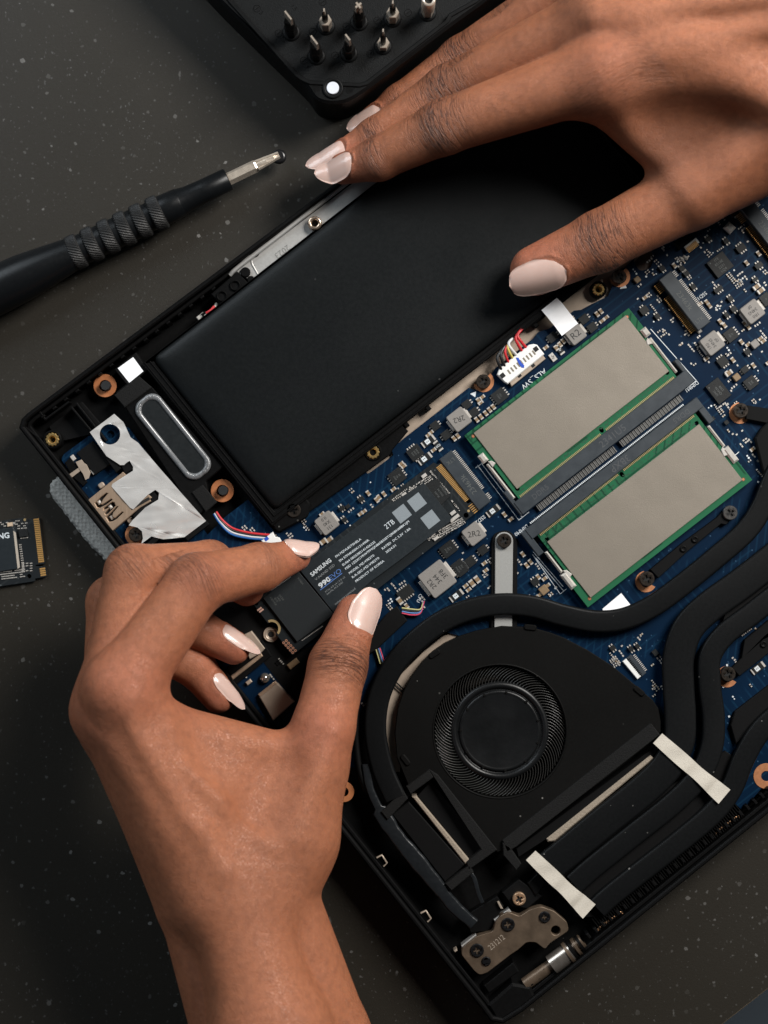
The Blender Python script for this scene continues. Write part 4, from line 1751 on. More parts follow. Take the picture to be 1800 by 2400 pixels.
for a in ((973, 1061, 33, 30, ('1W5', '4350', '8NB2'), 'ns'), (931, 1117, 34, 33, ('8W5', '4J2', '08'), 'ew'), (1051, 1287, 36, 30, ('PS10', '3SB', 'U7'), 'ew'),
          (1078, 1331, 28, 36, ('M2938', 'A5H', '723'), 'ew'), (1103, 1316, 22, 22, (), 'ew'), (1132, 1289, 22, 20, (), 'ew'),
          (1020, 998, 20, 20, (), 'ew'), (1046, 1019, 22, 20, (), 'ew'), (1094, 948, 21, 19, (), 'e'), (1111, 966, 21, 19, (), 'e'),
          (1171, 928, 33, 30, ('A8C2', 'T30'), 'ew'), (1295, 790, 24, 20, (), 'ew'), (1369, 748, 22, 20, (), 'ew'), (1388, 767, 22, 20, (), 'ew'),
          (1510, 727, 20, 18, (), 'ns'), (1552, 629, 13, 13, (), 'ns'), (1598, 629, 13, 12, (), 'ns'), (1609, 641, 13, 12, (), 'ns'), (1625, 672, 12, 12, (), 'ns'),
          (1541, 741, 12, 12, (), 'ns'), (1713, 785, 28, 28, ('8SV', '22'), 'ew'), (1694, 847, 23, 22, (), 'ns'), (1737, 581, 22, 17, (), 'ns'), (1779, 622, 19, 13, (), 'ns'),
          (1684, 678, 22, 11, (), 'ns'), (1720, 724, 14, 13, (), 'ns'), (1796, 701, 24, 28, ('31',), 'w'), (1760, 897, 28, 27, ('2A4', '30B'), 'ew'),
          (1746, 866, 17, 15, (), 'ew'), (1752, 825, 14, 13, (), 'ns'), (1671, 981, 9, 9, (), ''), (1703, 990, 10, 10, (), ''), (1254, 1364, 17, 17, (), 'ns'),
          (1479, 1521, 11, 11, (), 'ns'), (1494, 1515, 10, 10, (), 'ns'), (1436, 1519, 13, 11, (), 'ns'), (1536, 1530, 12, 14, (), ''), (801, 1191, 14, 10, (), 'ns'), (846, 1170, 15, 11, (), 'ns'),
          (807, 1218, 12, 10, (), 'ns'), (815, 1187, 11, 9, (), ''), (950, 1389, 38, 24, (), 'ns'), (1592, 1585, 12, 10, (), 'ns'), (1712, 700, 12, 12, (), 'ns'), (1770, 655, 14, 8, (), 'ns'),
          (1703, 738, 10, 12, (), 'ns'), (1720, 500, 15, 14, (), 'ns'), (1660, 560, 14, 11, (), 'ns'), (1702, 565, 12, 12, (), 'ns')):
    chip(*a)
chip(1688, 620, 47, 45, ('ITE', '8518E', '2231', 'LQ4'), '', 1.1, 37, 6.5, dot=True)
chip(1684, 916, 37, 53, ('XMC', 'QH256', '2308'), '', 1.2, 130, 5.5, dot=True)

# power inductors: ferrite block with its printed value
IND = [(766, 1226, 44, ('131', 'X40', '0.0'), 217, 8), (1076, 983, 45, ('2R2',), 200, 13), (1349, 783, 40, ('R2',), 40, 17), (1111, 1251, 44, ('2R2',), 10, 14),
       (1025, 1357, 67, ('2R2', '344', '3F8'), 132, 12), (1670, 804, 45, ('1R0', '34N5', '0F'), 127, 8), (1764, 730, 45, ('1R0', '34N5', '0F'), 217, 8)]
for cx, cy, s, lines, ta, cap in IND:
    mb = MB()
    prism(mb, rect(cx, cy, s, s, z=13.0, r=0.7), ZB + 0.2, 13.0, INDT, ch=0.22)
    for i, t in enumerate(lines):
        off = (i - (len(lines) - 1) / 2) * cap * 1.5
        a = R(ta)
        text(mb, t, cx + off * math.sin(a), cy + off * math.cos(a), cap, ta, 13.03, INK, bold=0.0)
    for sg in (-1, 1):
        px, py = UV((cx, cy), sg * s * 0.53, 0)
        prism(mb, rect(px, py, s * 0.10 + 4, s * 0.62, z=11.4), ZB, 11.2, SILV, ch=0.2)
    px, py = UV((cx, cy), -s * 0.06, s * 0.0)
    keep(cx, cy, s + 8, s)
    part(mb, 'inductor', board)


# ceramic capacitors: one mesh per size and direction, shared
def cap_mesh(w, h, ht, dirn, body=None):
    mb = MB()
    a = ANG if dirn == 'u' else ANG + 90
    z = ZB + ht
    ux, uy = math.cos(R(a)), -math.sin(R(a))
    e = w * 0.24
    prism(mb, rect(900, 1200, w - 2 * e, h * 0.94, ang=a, z=z), ZB, z - 0.06, body or CAPB, ch=0.05)
    for s in (-1, 1):
        prism(mb, rect(900 + s * (w / 2 - e / 2) * ux, 1200 + s * (w / 2 - e / 2) * uy, e, h, ang=a, z=z), ZB, z, SILV, ch=0.06)
    return mb


CAPM = {}


def capacitor(cx, cy, w=14, h=8, dirn='u', name='capacitor', body=None, ht=0.8, parent=None):
    key = (w, h, dirn, name, ht)
    if key not in CAPM:
        CAPM[key] = cap_mesh(w, h, ht, dirn, body).mesh(name, P(900, 1200, ZB))
    o = bpy.data.objects.new(name, CAPM[key])
    COL.objects.link(o)
    place(o, P(cx, cy, ZB), parent or board)
    keep(cx, cy, w if dirn == 'u' else h, h if dirn == 'u' else w, 1.5)
    return o


for x, y, d in ((900, 1158, 'v'), (888, 1166, 'v'), (863, 1156, 'v'), (922, 1147, 'u'), (853, 1199, 'u'), (845, 1204, 'u'), (883, 1172, 'v'), (940, 1087, 'u'), (946, 1093, 'u'), (1010, 1014, 'u'), (1004, 1020, 'u'),
                (1064, 1028, 'v'), (1073, 1022, 'v'), (1016, 1055, 'u'), (1121, 939, 'v'), (1130, 931, 'u'), (1126, 944, 'u'), (1117, 984, 'v'), (1127, 977, 'v'), (1138, 969, 'v'), (1147, 961, 'v'), (1156, 954, 'v'),
                (1303, 816, 'v'), (1312, 808, 'v'), (1320, 800, 'v'), (1279, 815, 'u'), (1399, 737, 'v'), (1408, 730, 'v'), (1410, 753, 'u'), (1420, 745, 'u'), (1135, 1320, 'u'), (1138, 1337, 'u'), (1091, 1373, 'u'),
                (1098, 1382, 'u'), (1182, 1206, 'v'), (1197, 1217, 'u'), (1225, 1299, 'v'), (1234, 1325, 'v'), (1243, 1317, 'v'), (1261, 1352, 'v'), (1265, 1394, 'u'), (1256, 1400, 'u'), (1276, 1356, 'u'), (1283, 1372, 'u'),
                (1687, 754, 'v'), (1697, 763, 'v'), (1745, 758, 'v'), (1753, 767, 'v'), (1704, 876, 'v'), (1655, 841, 'u'), (1717, 844, 'v'), (1737, 802, 'v'), (1788, 800, 'u'), (1781, 794, 'u'), (1752, 808, 'u'),
                (953, 1420, 'v'), (1580, 623, 'v'), (1511, 698, 'u'), (1662, 717, 'v'), (1656, 709, 'v'), (1763, 1053, 'u'), (1800, 850, 'u'), (755, 1205, 'u'), (1765, 857, 'v'), (1749, 617, 'v'), (1777, 595, 'v'), (1640, 713, 'u')):
    capacitor(x, y, 13.5, 8, d)
for x, y, d in ((758, 1269, 'u'), (772, 1265, 'u'), (1106, 1367, 'v'), (1118, 1358, 'v'), (1772, 673, 'u'), (1782, 682, 'u'), (937, 1408, 'v'), (1707, 875, 'u')):
    capacitor(x, y, 18, 11, d, ht=1.1)
for x, y, s in ((1275, 1383, 20), (1727, 884, 16), (1770, 806, 18), (1494, 655, 14)):
    mb = MB()
    prism(mb, rect(x, y, s, s, z=11.6, r=0.3), ZB, 11.5, CAPB if s != 18 else INDT, ch=0.2)
    keep(x, y, s, s)
    part(mb, 'crystal' if s == 18 else 'tantalum_capacitor', board)
# sense resistors marked with a cross, black with pale print
for x, y, ta in ((996, 1075, 217), (1156, 1197, 217), (1070, 1396, 217), (1004, 1034, 217), (1777, 1566, 217)):
    mb = MB()
    prism(mb, rect(x, y, 26, 17, z=11), ZB, 10.9, CHIP, ch=0.06)
    for s in (-1, 1):
        px, py = UV((x, y), s * 15, 0)
        prism(mb, rect(px, py, 5, 15, z=10.8), ZB, 10.7, SILV, ch=0.05)
    prism(mb, rect(x - 2, y + 1, 11, 11, z=10.95), 10.9, 10.94, SILK, holes=[rect(x - 2, y + 1, 6, 3, z=10.95)])
    prism(mb, rect(x - 2, y + 1, 2, 8, z=10.95), 10.9, 10.96, SILK)
    keep(x, y, 36, 17)
    part(mb, 'sense_resistor', board)
for x, y, s, a in ((1296, 837, '0Z', 100), (1027, 1045, '020', 217), (1312, 819, '10', 100)):
    mb = MB()
    prism(mb, rect(x, y, 12, 20, z=11), ZB, 10.8, SILV if s == '0Z' else CHIP, ch=0.05)
    if s != '0Z':
        for sg in (-1, 1):
            px, py = UV((x, y), 0, sg * 11)
            prism(mb, rect(px, py, 12, 4, z=10.8), ZB, 10.82, SILV)
    text(mb, s, x, y, 6, a, 10.86, INK if s == '0Z' else SILK)
    keep(x, y, 14, 26)
    part(mb, 'resistor', board)
# polished solder tabs by the drive slots
for x, y in ((1598, 606), (1607, 603)):
    mb = MB()
    prism(mb, rect(x, y, 8, 13, ang=ANG + 30, z=11), ZB, 11.2, SILV, ch=0.8)
    part(mb, 'solder_tab', board)

# ---- drive sockets on the board
def drive_socket(cx, cy, flip, lettering=True):
    """Slate bar 152 x 36 px across the laptop's short direction, with its row of fine legs."""
    mb = MB()
    prism(mb, rect(cx, cy, 36, 152, z=14.2), ZB, 14.2, SLATE, ch=0.25)
    s = -1 if flip else 1
    o = part(mb, 'drive_socket', board)
    mb = MB()
    for i in range(34):
        if i in (27, 28, 29) if not flip else i in (4, 5):
            continue
        px, py = UV((cx, cy), 21, -70 + i * 4.2)
        prism(mb, rect(px, py, 9, 2.0, z=11.2), ZB, 11.2, SILV)
    if flip:
        for i in range(34):
            if 5 < i < 9:
                continue
            px, py = UV((cx, cy), -27, -70 + i * 4.2)
            prism(mb, rect(px, py, 17, 2.0, z=11.6), ZB, 11.7, GOLD)
    part(mb, 'pin_row', board, kind='stuff')
    if lettering:
        ta = 127 if not flip else -53
        mb = MB()
        text(mb, '23463k', *UV((cx, cy), 0, 12 if not flip else 0), 13, ta, 14.24, CHIPT)
        text(mb, 'LTK', *UV((cx, cy), 0, -56 if not flip else 56), 9, ta + 90, 14.24, CHIPT)
        part(mb, 'lettering', board)
    keep(cx, cy, 60 if flip else 46, 152)
    return o


drive_socket(1090, 1126, False)
drive_socket(1605, 705, True)
drive_socket(1797, 540, True)
mb = MB()
prism(mb, rect(1640, 776, 10, 8, z=11), ZB, 11, SILV, ch=0.3)
part(mb, 'solder_tab', board)
# ribbon connector under the thumb
mb = MB()
prism(mb, rect(1622, 573, 34, 14, z=11.6), ZB, 11.8, WHITE, ch=0.2)
prism(mb, rect(1600, 566, 36, 22, z=12), ZB, 12.0, BLACK, ch=0.3)
for i in range(8):
    px, py = UV((1620, 575), -13 + i * 3.8, 4)
    prism(mb, rect(px, py, 2, 14, z=12), 11.9, 12.02, GOLD)
keep(1612, 570, 60, 30)
part(mb, 'ribbon_connector', board)
mb = MB()
prism(mb, rect(1711, 533, 20, 22, ang=ANG + 10, z=12), ZB, 12, SILV, ch=0.6)
keep(1711, 533, 24, 26)
part(mb, 'crystal_can', board)
# white ribbon socket between the fan and the pipes
mb = MB()
prism(mb, rect(1481, 1568, 11, 54, ang=ANG + 2, z=11.4), ZB, 11.4, WHITE, ch=0.15)
prism(mb, rect(1492, 1560, 13, 56, ang=ANG + 2, z=11.6), ZB, 11.6, SLATE, ch=0.15)
for i in range(11):
    px, py = UV((1486, 1564), 3, -22 + i * 4.4)
    prism(mb, rect(px, py, 5, 2, z=11.7), 11.3, 11.7, BLACK)
    px, py = UV((1500, 1553), 0, -22 + i * 4.4)
    prism(mb, rect(px, py, 6, 2, z=10.6), ZB, 10.6, SILV)
keep(1490, 1562, 40, 60)
part(mb, 'ribbon_connector', board)

# printed names and lines on the board
mb = MB()
ZS = ZB + 0.03
for s, x, y, cap, a in (('ALS_SW', 1251, 888, 14, 217), ('SSD2', 1126, 1218, 9, 217), ('SSD1', 1646, 693, 9, 217), ('DIMM0', 1222, 1243, 9, 217), ('DIMM1', 1622, 906, 9, 217), ('CPU', 983, 1402, 8, 250)):
    text(mb, s, x, y, cap, a, ZS, SILK)


def silk_line(pts, w=0.22):
    for a, b in zip(pts[:-1], pts[1:]):
        d = Vector((b[0] - a[0], b[1] - a[1])).normalized()
        n = Vector((-d.y, d.x)) * w * 3.5
        q = [(a[0] + n.x, a[1] + n.y), (b[0] + n.x, b[1] + n.y), (b[0] - n.x, b[1] - n.y), (a[0] - n.x, a[1] - n.y)]
        prism(mb, px_poly(q, ZS), ZB, ZS, SILK)


silk_line([(1127, 1088), (1114, 1097)])
silk_line([(1119, 1090), (1216, 1219), (1240, 1200)])
silk_line([(1128, 1085), (1224, 1212)])
silk_line([(1247, 1298), (1313, 1392), (1328, 1380)])
silk_line([(1247, 1298), (1321, 1385)])
silk_line([(1250, 1294), (1320, 1375)])
silk_line([(1525, 771), (1632, 892), (1608, 912)])
silk_line([(1732, 1059), (1716, 1073)])
for x, y in ((1109, 924), (1461, 671)):
    prism(mb, px_poly([(x - 8, y + 6), (x + 8, y + 4), (x + 1, y - 12)] if x > 1200 else [(x - 7, y - 1), (x + 7, y - 7), (x + 5, y + 7)], ZS), ZB, ZS, SILK)
part(mb, 'printed_legend', board, kind='stuff')

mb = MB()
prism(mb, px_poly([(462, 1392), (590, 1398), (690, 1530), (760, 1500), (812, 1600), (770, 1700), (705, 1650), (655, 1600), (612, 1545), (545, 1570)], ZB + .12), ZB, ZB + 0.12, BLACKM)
part(mb, 'film_or_shade_sheet', board)  # black sheet standing in for the hand's deep shadow on the blue board

# ---- memory modules and their sockets
BEIGE = mat('beige_heat_label', (0.300, 0.264, 0.220), 0.34, metal=0.45, var=0.05, vscale=2600, bump=0.22, bscale=3600, rvar=0.05)


def memory(o, u0, u1, v0, v1, lab, vc, bar, text1, flip):
    """o: pixel of the module's corner; module u0..u1 x v0..v1, label rectangle lab, contact row vc, socket bar v-range bar."""
    def pl(pts, z):
        return px_poly([UV(o, *q) for q in pts], z)
    zt = 13.4
    mb = MB()
    if not flip:
        outl = [(u0, v0), (u1, v0), (u1, 58), (u1 - 10, 58), (u1 - 10, v1), (u0 + 10, v1), (u0 + 10, 58), (u0, 58)]
    else:
        m0 = v1 - 62
        outl = [(u0 + 10, v0), (u1 - 10, v0), (u1 - 10, m0), (u1, m0), (u1, v1), (u0, v1), (u0, m0), (u0 + 10, m0)]
    cn = (u0 + u1) / 2 + (18 if not flip else 10)
    prism(mb, pl(outl, zt), zt - 0.9, zt, GREEN, ch=0.08, holes=[px_poly([UV(o, cn + 5 * math.cos(a * .5236), vc + (-6 if not flip else 6) + 7 * math.sin(a * .5236)) for a in range(12)], zt)] + [circ(*UV(o, uu, vc + (-18 if not flip else 18)), 5, zt, 14) for uu in (u0 + 22, u1 - 22)])
    mod = part(mb, 'memory_module', None, 'green memory module under a plain beige heat label')
    mb = MB()
    l0, l1, w0, w1 = lab
    prism(mb, pl([(l0, w0), (l1, w0), (l1, w1), (l0, w1)], zt + 0.5), zt, zt + 0.5, BEIGE, ch=0.1)
    part(mb, 'heat_label', mod)
    # memory chips make the step under the label: its dark side
    mb = MB()
    n = int((u1 - u0 - 30) / 3.75)
    for i in range(n):
        u = u0 + 16 + i * 3.75
        if abs(u - cn) < 8:
            continue
        prism(mb, pl([(u, vc - 2.6), (u + 2.0, vc - 2.6), (u + 2.0, vc + 2.6), (u, vc + 2.6)], zt), zt, zt + 0.03, mat('pale_gold_pads', (0.42, 0.30, 0.15), 0.4, metal=0.4))
    part(mb, 'contact_row', mod, kind='stuff')
    # etched squiggles on the strip between label and contacts
    mb = MB()
    DG = mat('dark_green_trace', (0.009, 0.05, 0.024), 0.45)
    rnd = random.Random(3)
    va, vb = (w1 + 2, vc - 5) if not flip else (vc + 5, w0 - 2)
    u = u0 + 14
    while u < u1 - 18:
        k = rnd.choice((2, 3, 4))
        if rnd.random() < 0.75:
            for i in range(k):
                x = u + i * 4.2
                z_ = [(x, va), (x + 1.6, va + (vb - va) * .35), (x - 0.4, va + (vb - va) * .6), (x + 2.0, vb)]
                for a, b in zip(z_[:-1], z_[1:]):
                    prism(mb, pl([(a[0] - .55, a[1]), (a[0] + .55, a[1]), (b[0] + .55, b[1]), (b[0] - .55, b[1])], zt), zt, zt + 0.02, DG)
        else:
            for i in range(k):
                prism(mb, circ(*UV(o, u + i * 4.5, (va + vb) / 2 + rnd.uniform(-4, 4)), 2.0, zt, 8), zt, zt + 0.02, DG, holes=[circ(*UV(o, u + i * 4.5, (va + vb) / 2), 0.5, zt, 6)] if False else ())
        u += k * 4.2 + rnd.choice((2, 6))
    for uu in (u0 + 16, u1 - 16):
        prism(mb, circ(*UV(o, uu, (v0 + 14) if not flip else (v1 - 14)), 4.6, zt, 14), zt, zt + 0.02, mat('dull_red_ring', (0.10, 0.03, 0.02), 0.5))
        prism(mb, circ(*UV(o, uu, (v0 + 14) if not flip else (v1 - 14)), 3.0, zt, 12), zt, zt + 0.04, COPPER)
    part(mb, 'etched_traces', mod, kind='stuff')
    # socket
    b0, b1 = bar
    mb = MB()
    prism(mb, pl([(u0 - 5, b0), (u1 + 14, b0), (u1 + 14, b1), (u0 - 5, b1)], 14.2), ZB, 14.2, SLATE, ch=0.2)
    for uu in (u0 - 16, u1 + 2):
        if not flip:
            prism(mb, pl([(uu + 6, vc - 30), (uu + 16, vc - 30), (uu + 16, b1 - 1), (uu + 6, b1 - 1)], 13.9), ZB, 13.9, SLATE, ch=0.2)
        else:
            prism(mb, pl([(uu - 2, b0 + 1), (uu + 14, b0 + 1), (uu + 14, vc + 38), (uu - 2, vc + 38)], 13.9), ZB, 13.9, SLATE, ch=0.2)
    sk = part(mb, 'memory_socket')
    mb = MB()
    s, ta = text1
    text(mb, s, *UV(o, cn + 12, (b0 + b1) / 2), 17, ta, 14.24, mat('faint_moulding', (0.055, 0.06, 0.065), 0.5))
    text(mb, 'DDR5', *UV(o, u0 + 60 if not flip else u1 - 40, (b0 + b1) / 2), 13, ta, 14.24, MATS['faint_moulding'])
    part(mb, 'lettering', sk)
    # spring latches
    for sgn, ue in ((-1, u0 + 3), (1, u1 - 3)):
        mb = MB()
        if not flip:
            va_, vb_ = 62, 188
        else:
            va_, vb_ = vc + 40, v1 - 62
        d = sgn
        # long flat arm on edge
        arm = [(ue - 4, va_ + 24 if not flip else va_), (ue + 3, va_ + 24 if not flip else va_), (ue + 3, vb_ if not flip else vb_ - 40), (ue - 4, vb_ if not flip else vb_ - 40)]
        prism(mb, pl(arm, 13.9), ZB, 13.9, LATCH, ch=0.5)
        hv0, hv1 = (va_ - 4, va_ + 18) if not flip else (vb_ - 36, vb_ + 6)
        prism(mb, pl([(ue - 8, hv0), (ue + 8, hv0), (ue + 8, hv1), (ue - 8, hv1)], 14.4), ZB, 14.4, LATCH, ch=0.6)
        e = ue - d * 12
        tv = (hv1 + 2, hv1 + 20) if not flip else (hv0 - 6, hv0 + 18)
        prism(mb, pl([(ue - d * 4, tv[0]), (e, tv[0] + 4), (e - d * 4, tv[1] - 4), (ue - d * 4, tv[1])], 14.3), 13.5, 14.1, SILV, ch=0.2)
        part(mb, 'spring_latch', sk)
    mb = MB()
    if not flip:
        n = int((u1 - u0 - 60) / 4.1)
        for i in range(n):
            u = u0 + 32 + i * 4.1
            if abs(u - cn - 6) < 10:
                continue
            prism(mb, pl([(u, b1 + 2), (u + 2.5, b1 + 2), (u + 2.5, b1 + 18), (u, b1 + 18)], 11.4), ZB, 11.6 + 0.3 * (i % 2), mat('pin_tin', (0.20, 0.20, 0.195), 0.4, metal=0.3))
    else:
        n = int((u1 - u0 - 30) / 4.1)
        for i in range(n):
            u = u0 + 14 + i * 4.1
            prism(mb, pl([(u, b0 - 7), (u + 2.3, b0 - 7), (u + 2.3, b0 - 3.5), (u, b0 - 3.5)], 11.4), ZB, 12.4, SILK)
    part(mb, 'solder_pins', sk, kind='stuff')


nt_ = BEIGE.node_tree
wv_ = nt_.nodes.new('ShaderNodeTexNoise')
wv_.inputs['Scale'].default_value = 38
wv_.inputs['Detail'].default_value = 2
nt_.links.new(nt_.nodes['Texture Coordinate'].outputs['Object'], wv_.inputs['Vector'])
wb_ = nt_.nodes.new('ShaderNodeBump')
wb_.inputs['Strength'].default_value = 0.28
wb_.inputs['Distance'].default_value = 0.0016
nt_.links.new(wv_.outputs['Fac'], wb_.inputs['Height'])
nt_.links.new(wb_.outputs['Normal'], nt_.nodes['Bump'].inputs['Normal'])
O1 = (1088, 1021)
memory(O1, 0, 488, 0, 196, (21, 472, 9, 175), 193, (196, 231), ('2341U5', ANG), False)
memory(O1, -18, 470, 290, 496, (1, 452, 316, 482), 293, (262, 290), ('3BXP', 217), True)
cu, cv = uvof(*O1)
KEEP.append((cu - 14, cv - 8, cu + 506, cv + 236))
KEEP.append((cu - 44, cv + 232, cu + 490, cv + 500))

# ---- battery plug, leads and white pull tab
LEADS = [('black', (0.012, 0.012, 0.013)), ('black', (0.012, 0.012, 0.013)), ('red', (0.48, 0.02, 0.025)), ('yellow', (0.50, 0.42, 0.10)), ('white', (0.55, 0.55, 0.55)), ('red', (0.48, 0.02, 0.025)), ('red', (0.48, 0.02, 0.025))]
mb = MB()
starts = [(1193, 800), (1196, 798), (1206, 790), (1208, 788), (1214, 785), (1234, 762), (1239, 760)]
ends = [(1176, 868), (1184, 860), (1193, 852), (1203, 842), (1212, 834), (1224, 824), (1234, 816)]
mids = [(1166, 838), (1174, 830), (1184, 822), (1190, 812), (1192, 806), (1209, 792), (1213, 786)]
for k, ((nm, col), a, m_, b) in enumerate(zip(LEADS, starts, mids, ends)):
    mt = mat(nm + '_battery_lead', col, 0.38)
    sweep(mb, catmull([P(*a, 10.6), P((a[0] + m_[0]) / 2 - 2, (a[1] + m_[1]) / 2 - 2, 13), P(*m_, 13.8), P((b[0] + m_[0]) / 2 - 2, (b[1] + m_[1]) / 2, 13.5), P(*b, 12.2)], 6), round_section(0.5 if k not in (2, 3) else 0.42), mt)
cab = part(mb, 'battery_leads')
mb = MB()
body = px_poly([(1171, 862), (1240, 808), (1251, 806), (1259, 808), (1276, 830), (1262, 842), (1190, 900), (1183, 896), (1165, 878)], 12.8)
prism(mb, body, ZB, 12.8, WHITE, ch=0.3)
plug = part(mb, 'battery_plug')
mb = MB()
for i in range(9):
    px, py = UV((1186, 872), 6 + i * 9.2, 4)
    prism(mb, rect(px, py, 4, 12, z=12.9), 12.78, 12.84, mat('plug_slot', (0.25, 0.22, 0.17), 0.4, metal=0.4))
for x, y in ((1178, 880), (1256, 818)):
    prism(mb, rect(x, y, 11, 11, z=12.9), 12.78, 12.85, DARKHOLE)
part(mb, 'contact_slots', plug)
mb = MB()
prism(mb, px_poly([(1193, 893), (1272, 832), (1279, 841), (1199, 906)], 12.2), ZB, 12.2, TANM, ch=0.15)
for x, y in ((1217, 880), (1249, 856)):
    prism(mb, rect(x, y, 9, 9, z=12.3), 12.15, 12.25, DARKHOLE)
part(mb, 'metal_shell', plug)
mb = MB()
prism(mb, px_poly([(1209, 838), (1215, 838), (1222, 850), (1229, 856), (1228, 862), (1222, 861), (1216, 853)], 12.9), 12.7, 12.92, MATS['blue_marker'])
part(mb, 'marker_stroke', plug)
keep(1222, 856, 130, 44)
mb = MB()
tp = [P(1269, 727, 14.2), P(1305, 698, 14.2), P(1318, 711, 14.4), P(1282, 742, 14.4), P(1335, 733, 13.8), P(1299, 763, 13.8), P(1355, 758, 13.6), P(1317, 787, 13.6)]
mb.add(tp, [(0, 3, 2, 1), (3, 5, 4, 2), (5, 7, 6, 4)], PAPER)
tb_ = [v - Vector((0, 0, 0.00015)) for v in tp]
mb.add(tb_, [(0, 1, 2, 3), (3, 2, 4, 5), (5, 4, 6, 7)], PAPER)
part(mb, 'white_tape')
mb = MB()
sweep(mb, [P(1240, 760, 11.5), P(1270, 738, 11.8), P(1330, 690, 11.8), P(1420, 620, 11.5)], flat_section(2.4, 1.8, 0.7), BLACK)
sweep(mb, [P(930, 1000, 12.6), P(1160, 822, 12.6), P(1240, 760, 12.6)], round_section(0.8), BLACK)
for x, y in ((1002, 955), (951, 994), (1254, 760)):
    prism(mb, rect(x, y, 12, 16, z=12), 6, 12.2, BLACK, ch=0.3)
part(mb, 'cable_duct')
# screws on half copper rings by the battery
for x, y, a0 in ((1133, 894, -165), (1452, 648, -160)):
    ring(x, y, 15, 25, ZB, ZB + 0.15, COPPER, 'copper_ring', a0=a0, a1=a0 + 215, parent=board)
    screw(x, y, 17, ZB, 12.3, 30, label='dark brown screw over a half ring of copper')
    keep(x, y, 56, 56)
keep(1403, 690, 70, 70)

# ---- loose tiny parts: rows and clumps of chip resistors, too small to pick apart
mb = MB()
rnd = random.Random(11)
TINY = [SILV, SILV, SILK, CAPB]


def free(x, y, pad=2):
    u, v = uvof(x, y)
    for a, b, c, d in KEEP:
        if a - pad < u < c + pad and b - pad < v < d + pad:
            return False
    return True


def tiny(x, y, dirn, kind):
    z = ZB + 0.35
    dx, dy = (UX, UY) if dirn else (VX, VY)
    a = ANG if dirn else ANG + 90
    if kind == 0:                               # two end caps and a dark body
        prism(mb, rect(x, y, 4.4, 3.2, ang=a, z=z), ZB, ZB + .3, CAPB if rnd.random() < .4 else CHIP)
        for s in (-1, 1):
            prism(mb, rect(x + s * 2.8 * dx, y + s * 2.8 * dy, 2.4, 3.6, ang=a, z=z), ZB, z, SILV)
    elif kind == 1:                             # round test pad
        prism(mb, circ(x, y, rnd.uniform(1.6, 2.6), z, 8), ZB, ZB + 0.06, SILK)
    else:                                       # bare pads
        prism(mb, rect(x, y, 3.4, 4.6, ang=a, z=z), ZB, ZB + 0.12, SILV)


def clump(x, y):
    dirn = rnd.random() < .5
    nx, ny = rnd.choice(((1, 2), (1, 1), (1, 3), (1, 1), (2, 2), (3, 1), (1, 4), (2, 3)))
    kind = rnd.choice((0, 0, 2, 2, 2, 1))
    su, sv = (10, 6.5) if dirn else (6.5, 10)
    if kind:
        su = sv = 6.5
    n = 0
    for i in range(nx):
        for j in range(ny):
            px, py = UV((x, y), (i - nx / 2) * su + rnd.uniform(-.6, .6), (j - ny / 2) * sv + rnd.uniform(-.6, .6))
            if rnd.random() < .85 and free(px, py):
                tiny(px, py, dirn, kind)
                n += 1
    return n


REG = [((1480, 1800), (430, 1010), 300), ((700, 960), (1105, 1290), 46), ((960, 1200), (930, 1110), 26), ((980, 1215), (1180, 1400), 44), ((1200, 1320), (1290, 1440), 18), ((1285, 1480), (690, 830), 24), ((1400, 1560), (1480, 1640), 26), ((1640, 1790), (940, 1130), 34), ((480, 700), (1400, 1660), 26), ((560, 720), (1235, 1300), 16), ((870, 1000), (1360, 1460), 14), ((690, 900), (1480, 1800), 22), ((1700, 1790), (1480, 1700), 12)]


def inside(x, y, poly):
    r_ = False
    n = len(poly)
    for i in range(n):
        (x1, y1), (x2, y2) = poly[i], poly[(i + 1) % n]
        if (y1 > y) != (y2 > y) and x < (x2 - x1) * (y - y1) / (y2 - y1) + x1:
            r_ = not r_
    return r_


for (xa, xb), (ya, yb), n in REG:
    for _ in range(n):
        x, y = rnd.uniform(xa, xb), rnd.uniform(ya, yb)
        if inside(x, y, pcb_px) and inside(x + 12, y - 12, pcb_px) and inside(x - 12, y - 12, pcb_px) and free(x, y, 0):
            clump(x, y)
part(mb, 'tiny_components', board, kind='stuff')
# ------------------------------------------------------------------ fan, heat pipes, hinge: the lower part of the laptop
PIPE = mat('black_heat_pipe', (0.0042, 0.0046, 0.0050), 0.46, var=0.15, vscale=1200, bump=0.12, bscale=5000, spec=0.13)
FANM = mat('black_fan_cover', (0.0042, 0.0041, 0.0039), 0.5, var=0.15, vscale=1500, bump=0.1, bscale=6000, spec=0.09)
REDGE = mat('tan_felt_edge', (0.26, 0.215, 0.165), 0.85, var=0.4, vscale=1800, bump=0.8, bscale=2400)
dust(PIPE, 0.5, 420)
dust(FANM, 0.45, 420)
FC = (1172, 1714)
ZF = 13.2
fan_px = [(930, 1775), (925, 1718), (932, 1660), (944, 1624), (962, 1588), (989, 1552), (1015, 1527), (1042, 1508), (1078, 1491), (1116, 1479), (1176, 1467), (1247, 1471), (1290, 1483), (1322, 1495), (1378, 1524), (1436, 1561), (1493, 1609), (1530, 1641), (1543, 1660), (1549, 1692), (1549, 1716), (1500, 1760), (1190, 1990), (1165, 1998), (1130, 1960), (1010, 1815), (960, 1850)]
mb = MB()
prism(mb, px_poly(fan_px, ZF), 6, ZF, FANM, ch=0.25, holes=[circ(*FC, 156, ZF, 72)])
fan = part(mb, 'fan', None, 'round black cooling fan in its flat housing')
mb = MB()
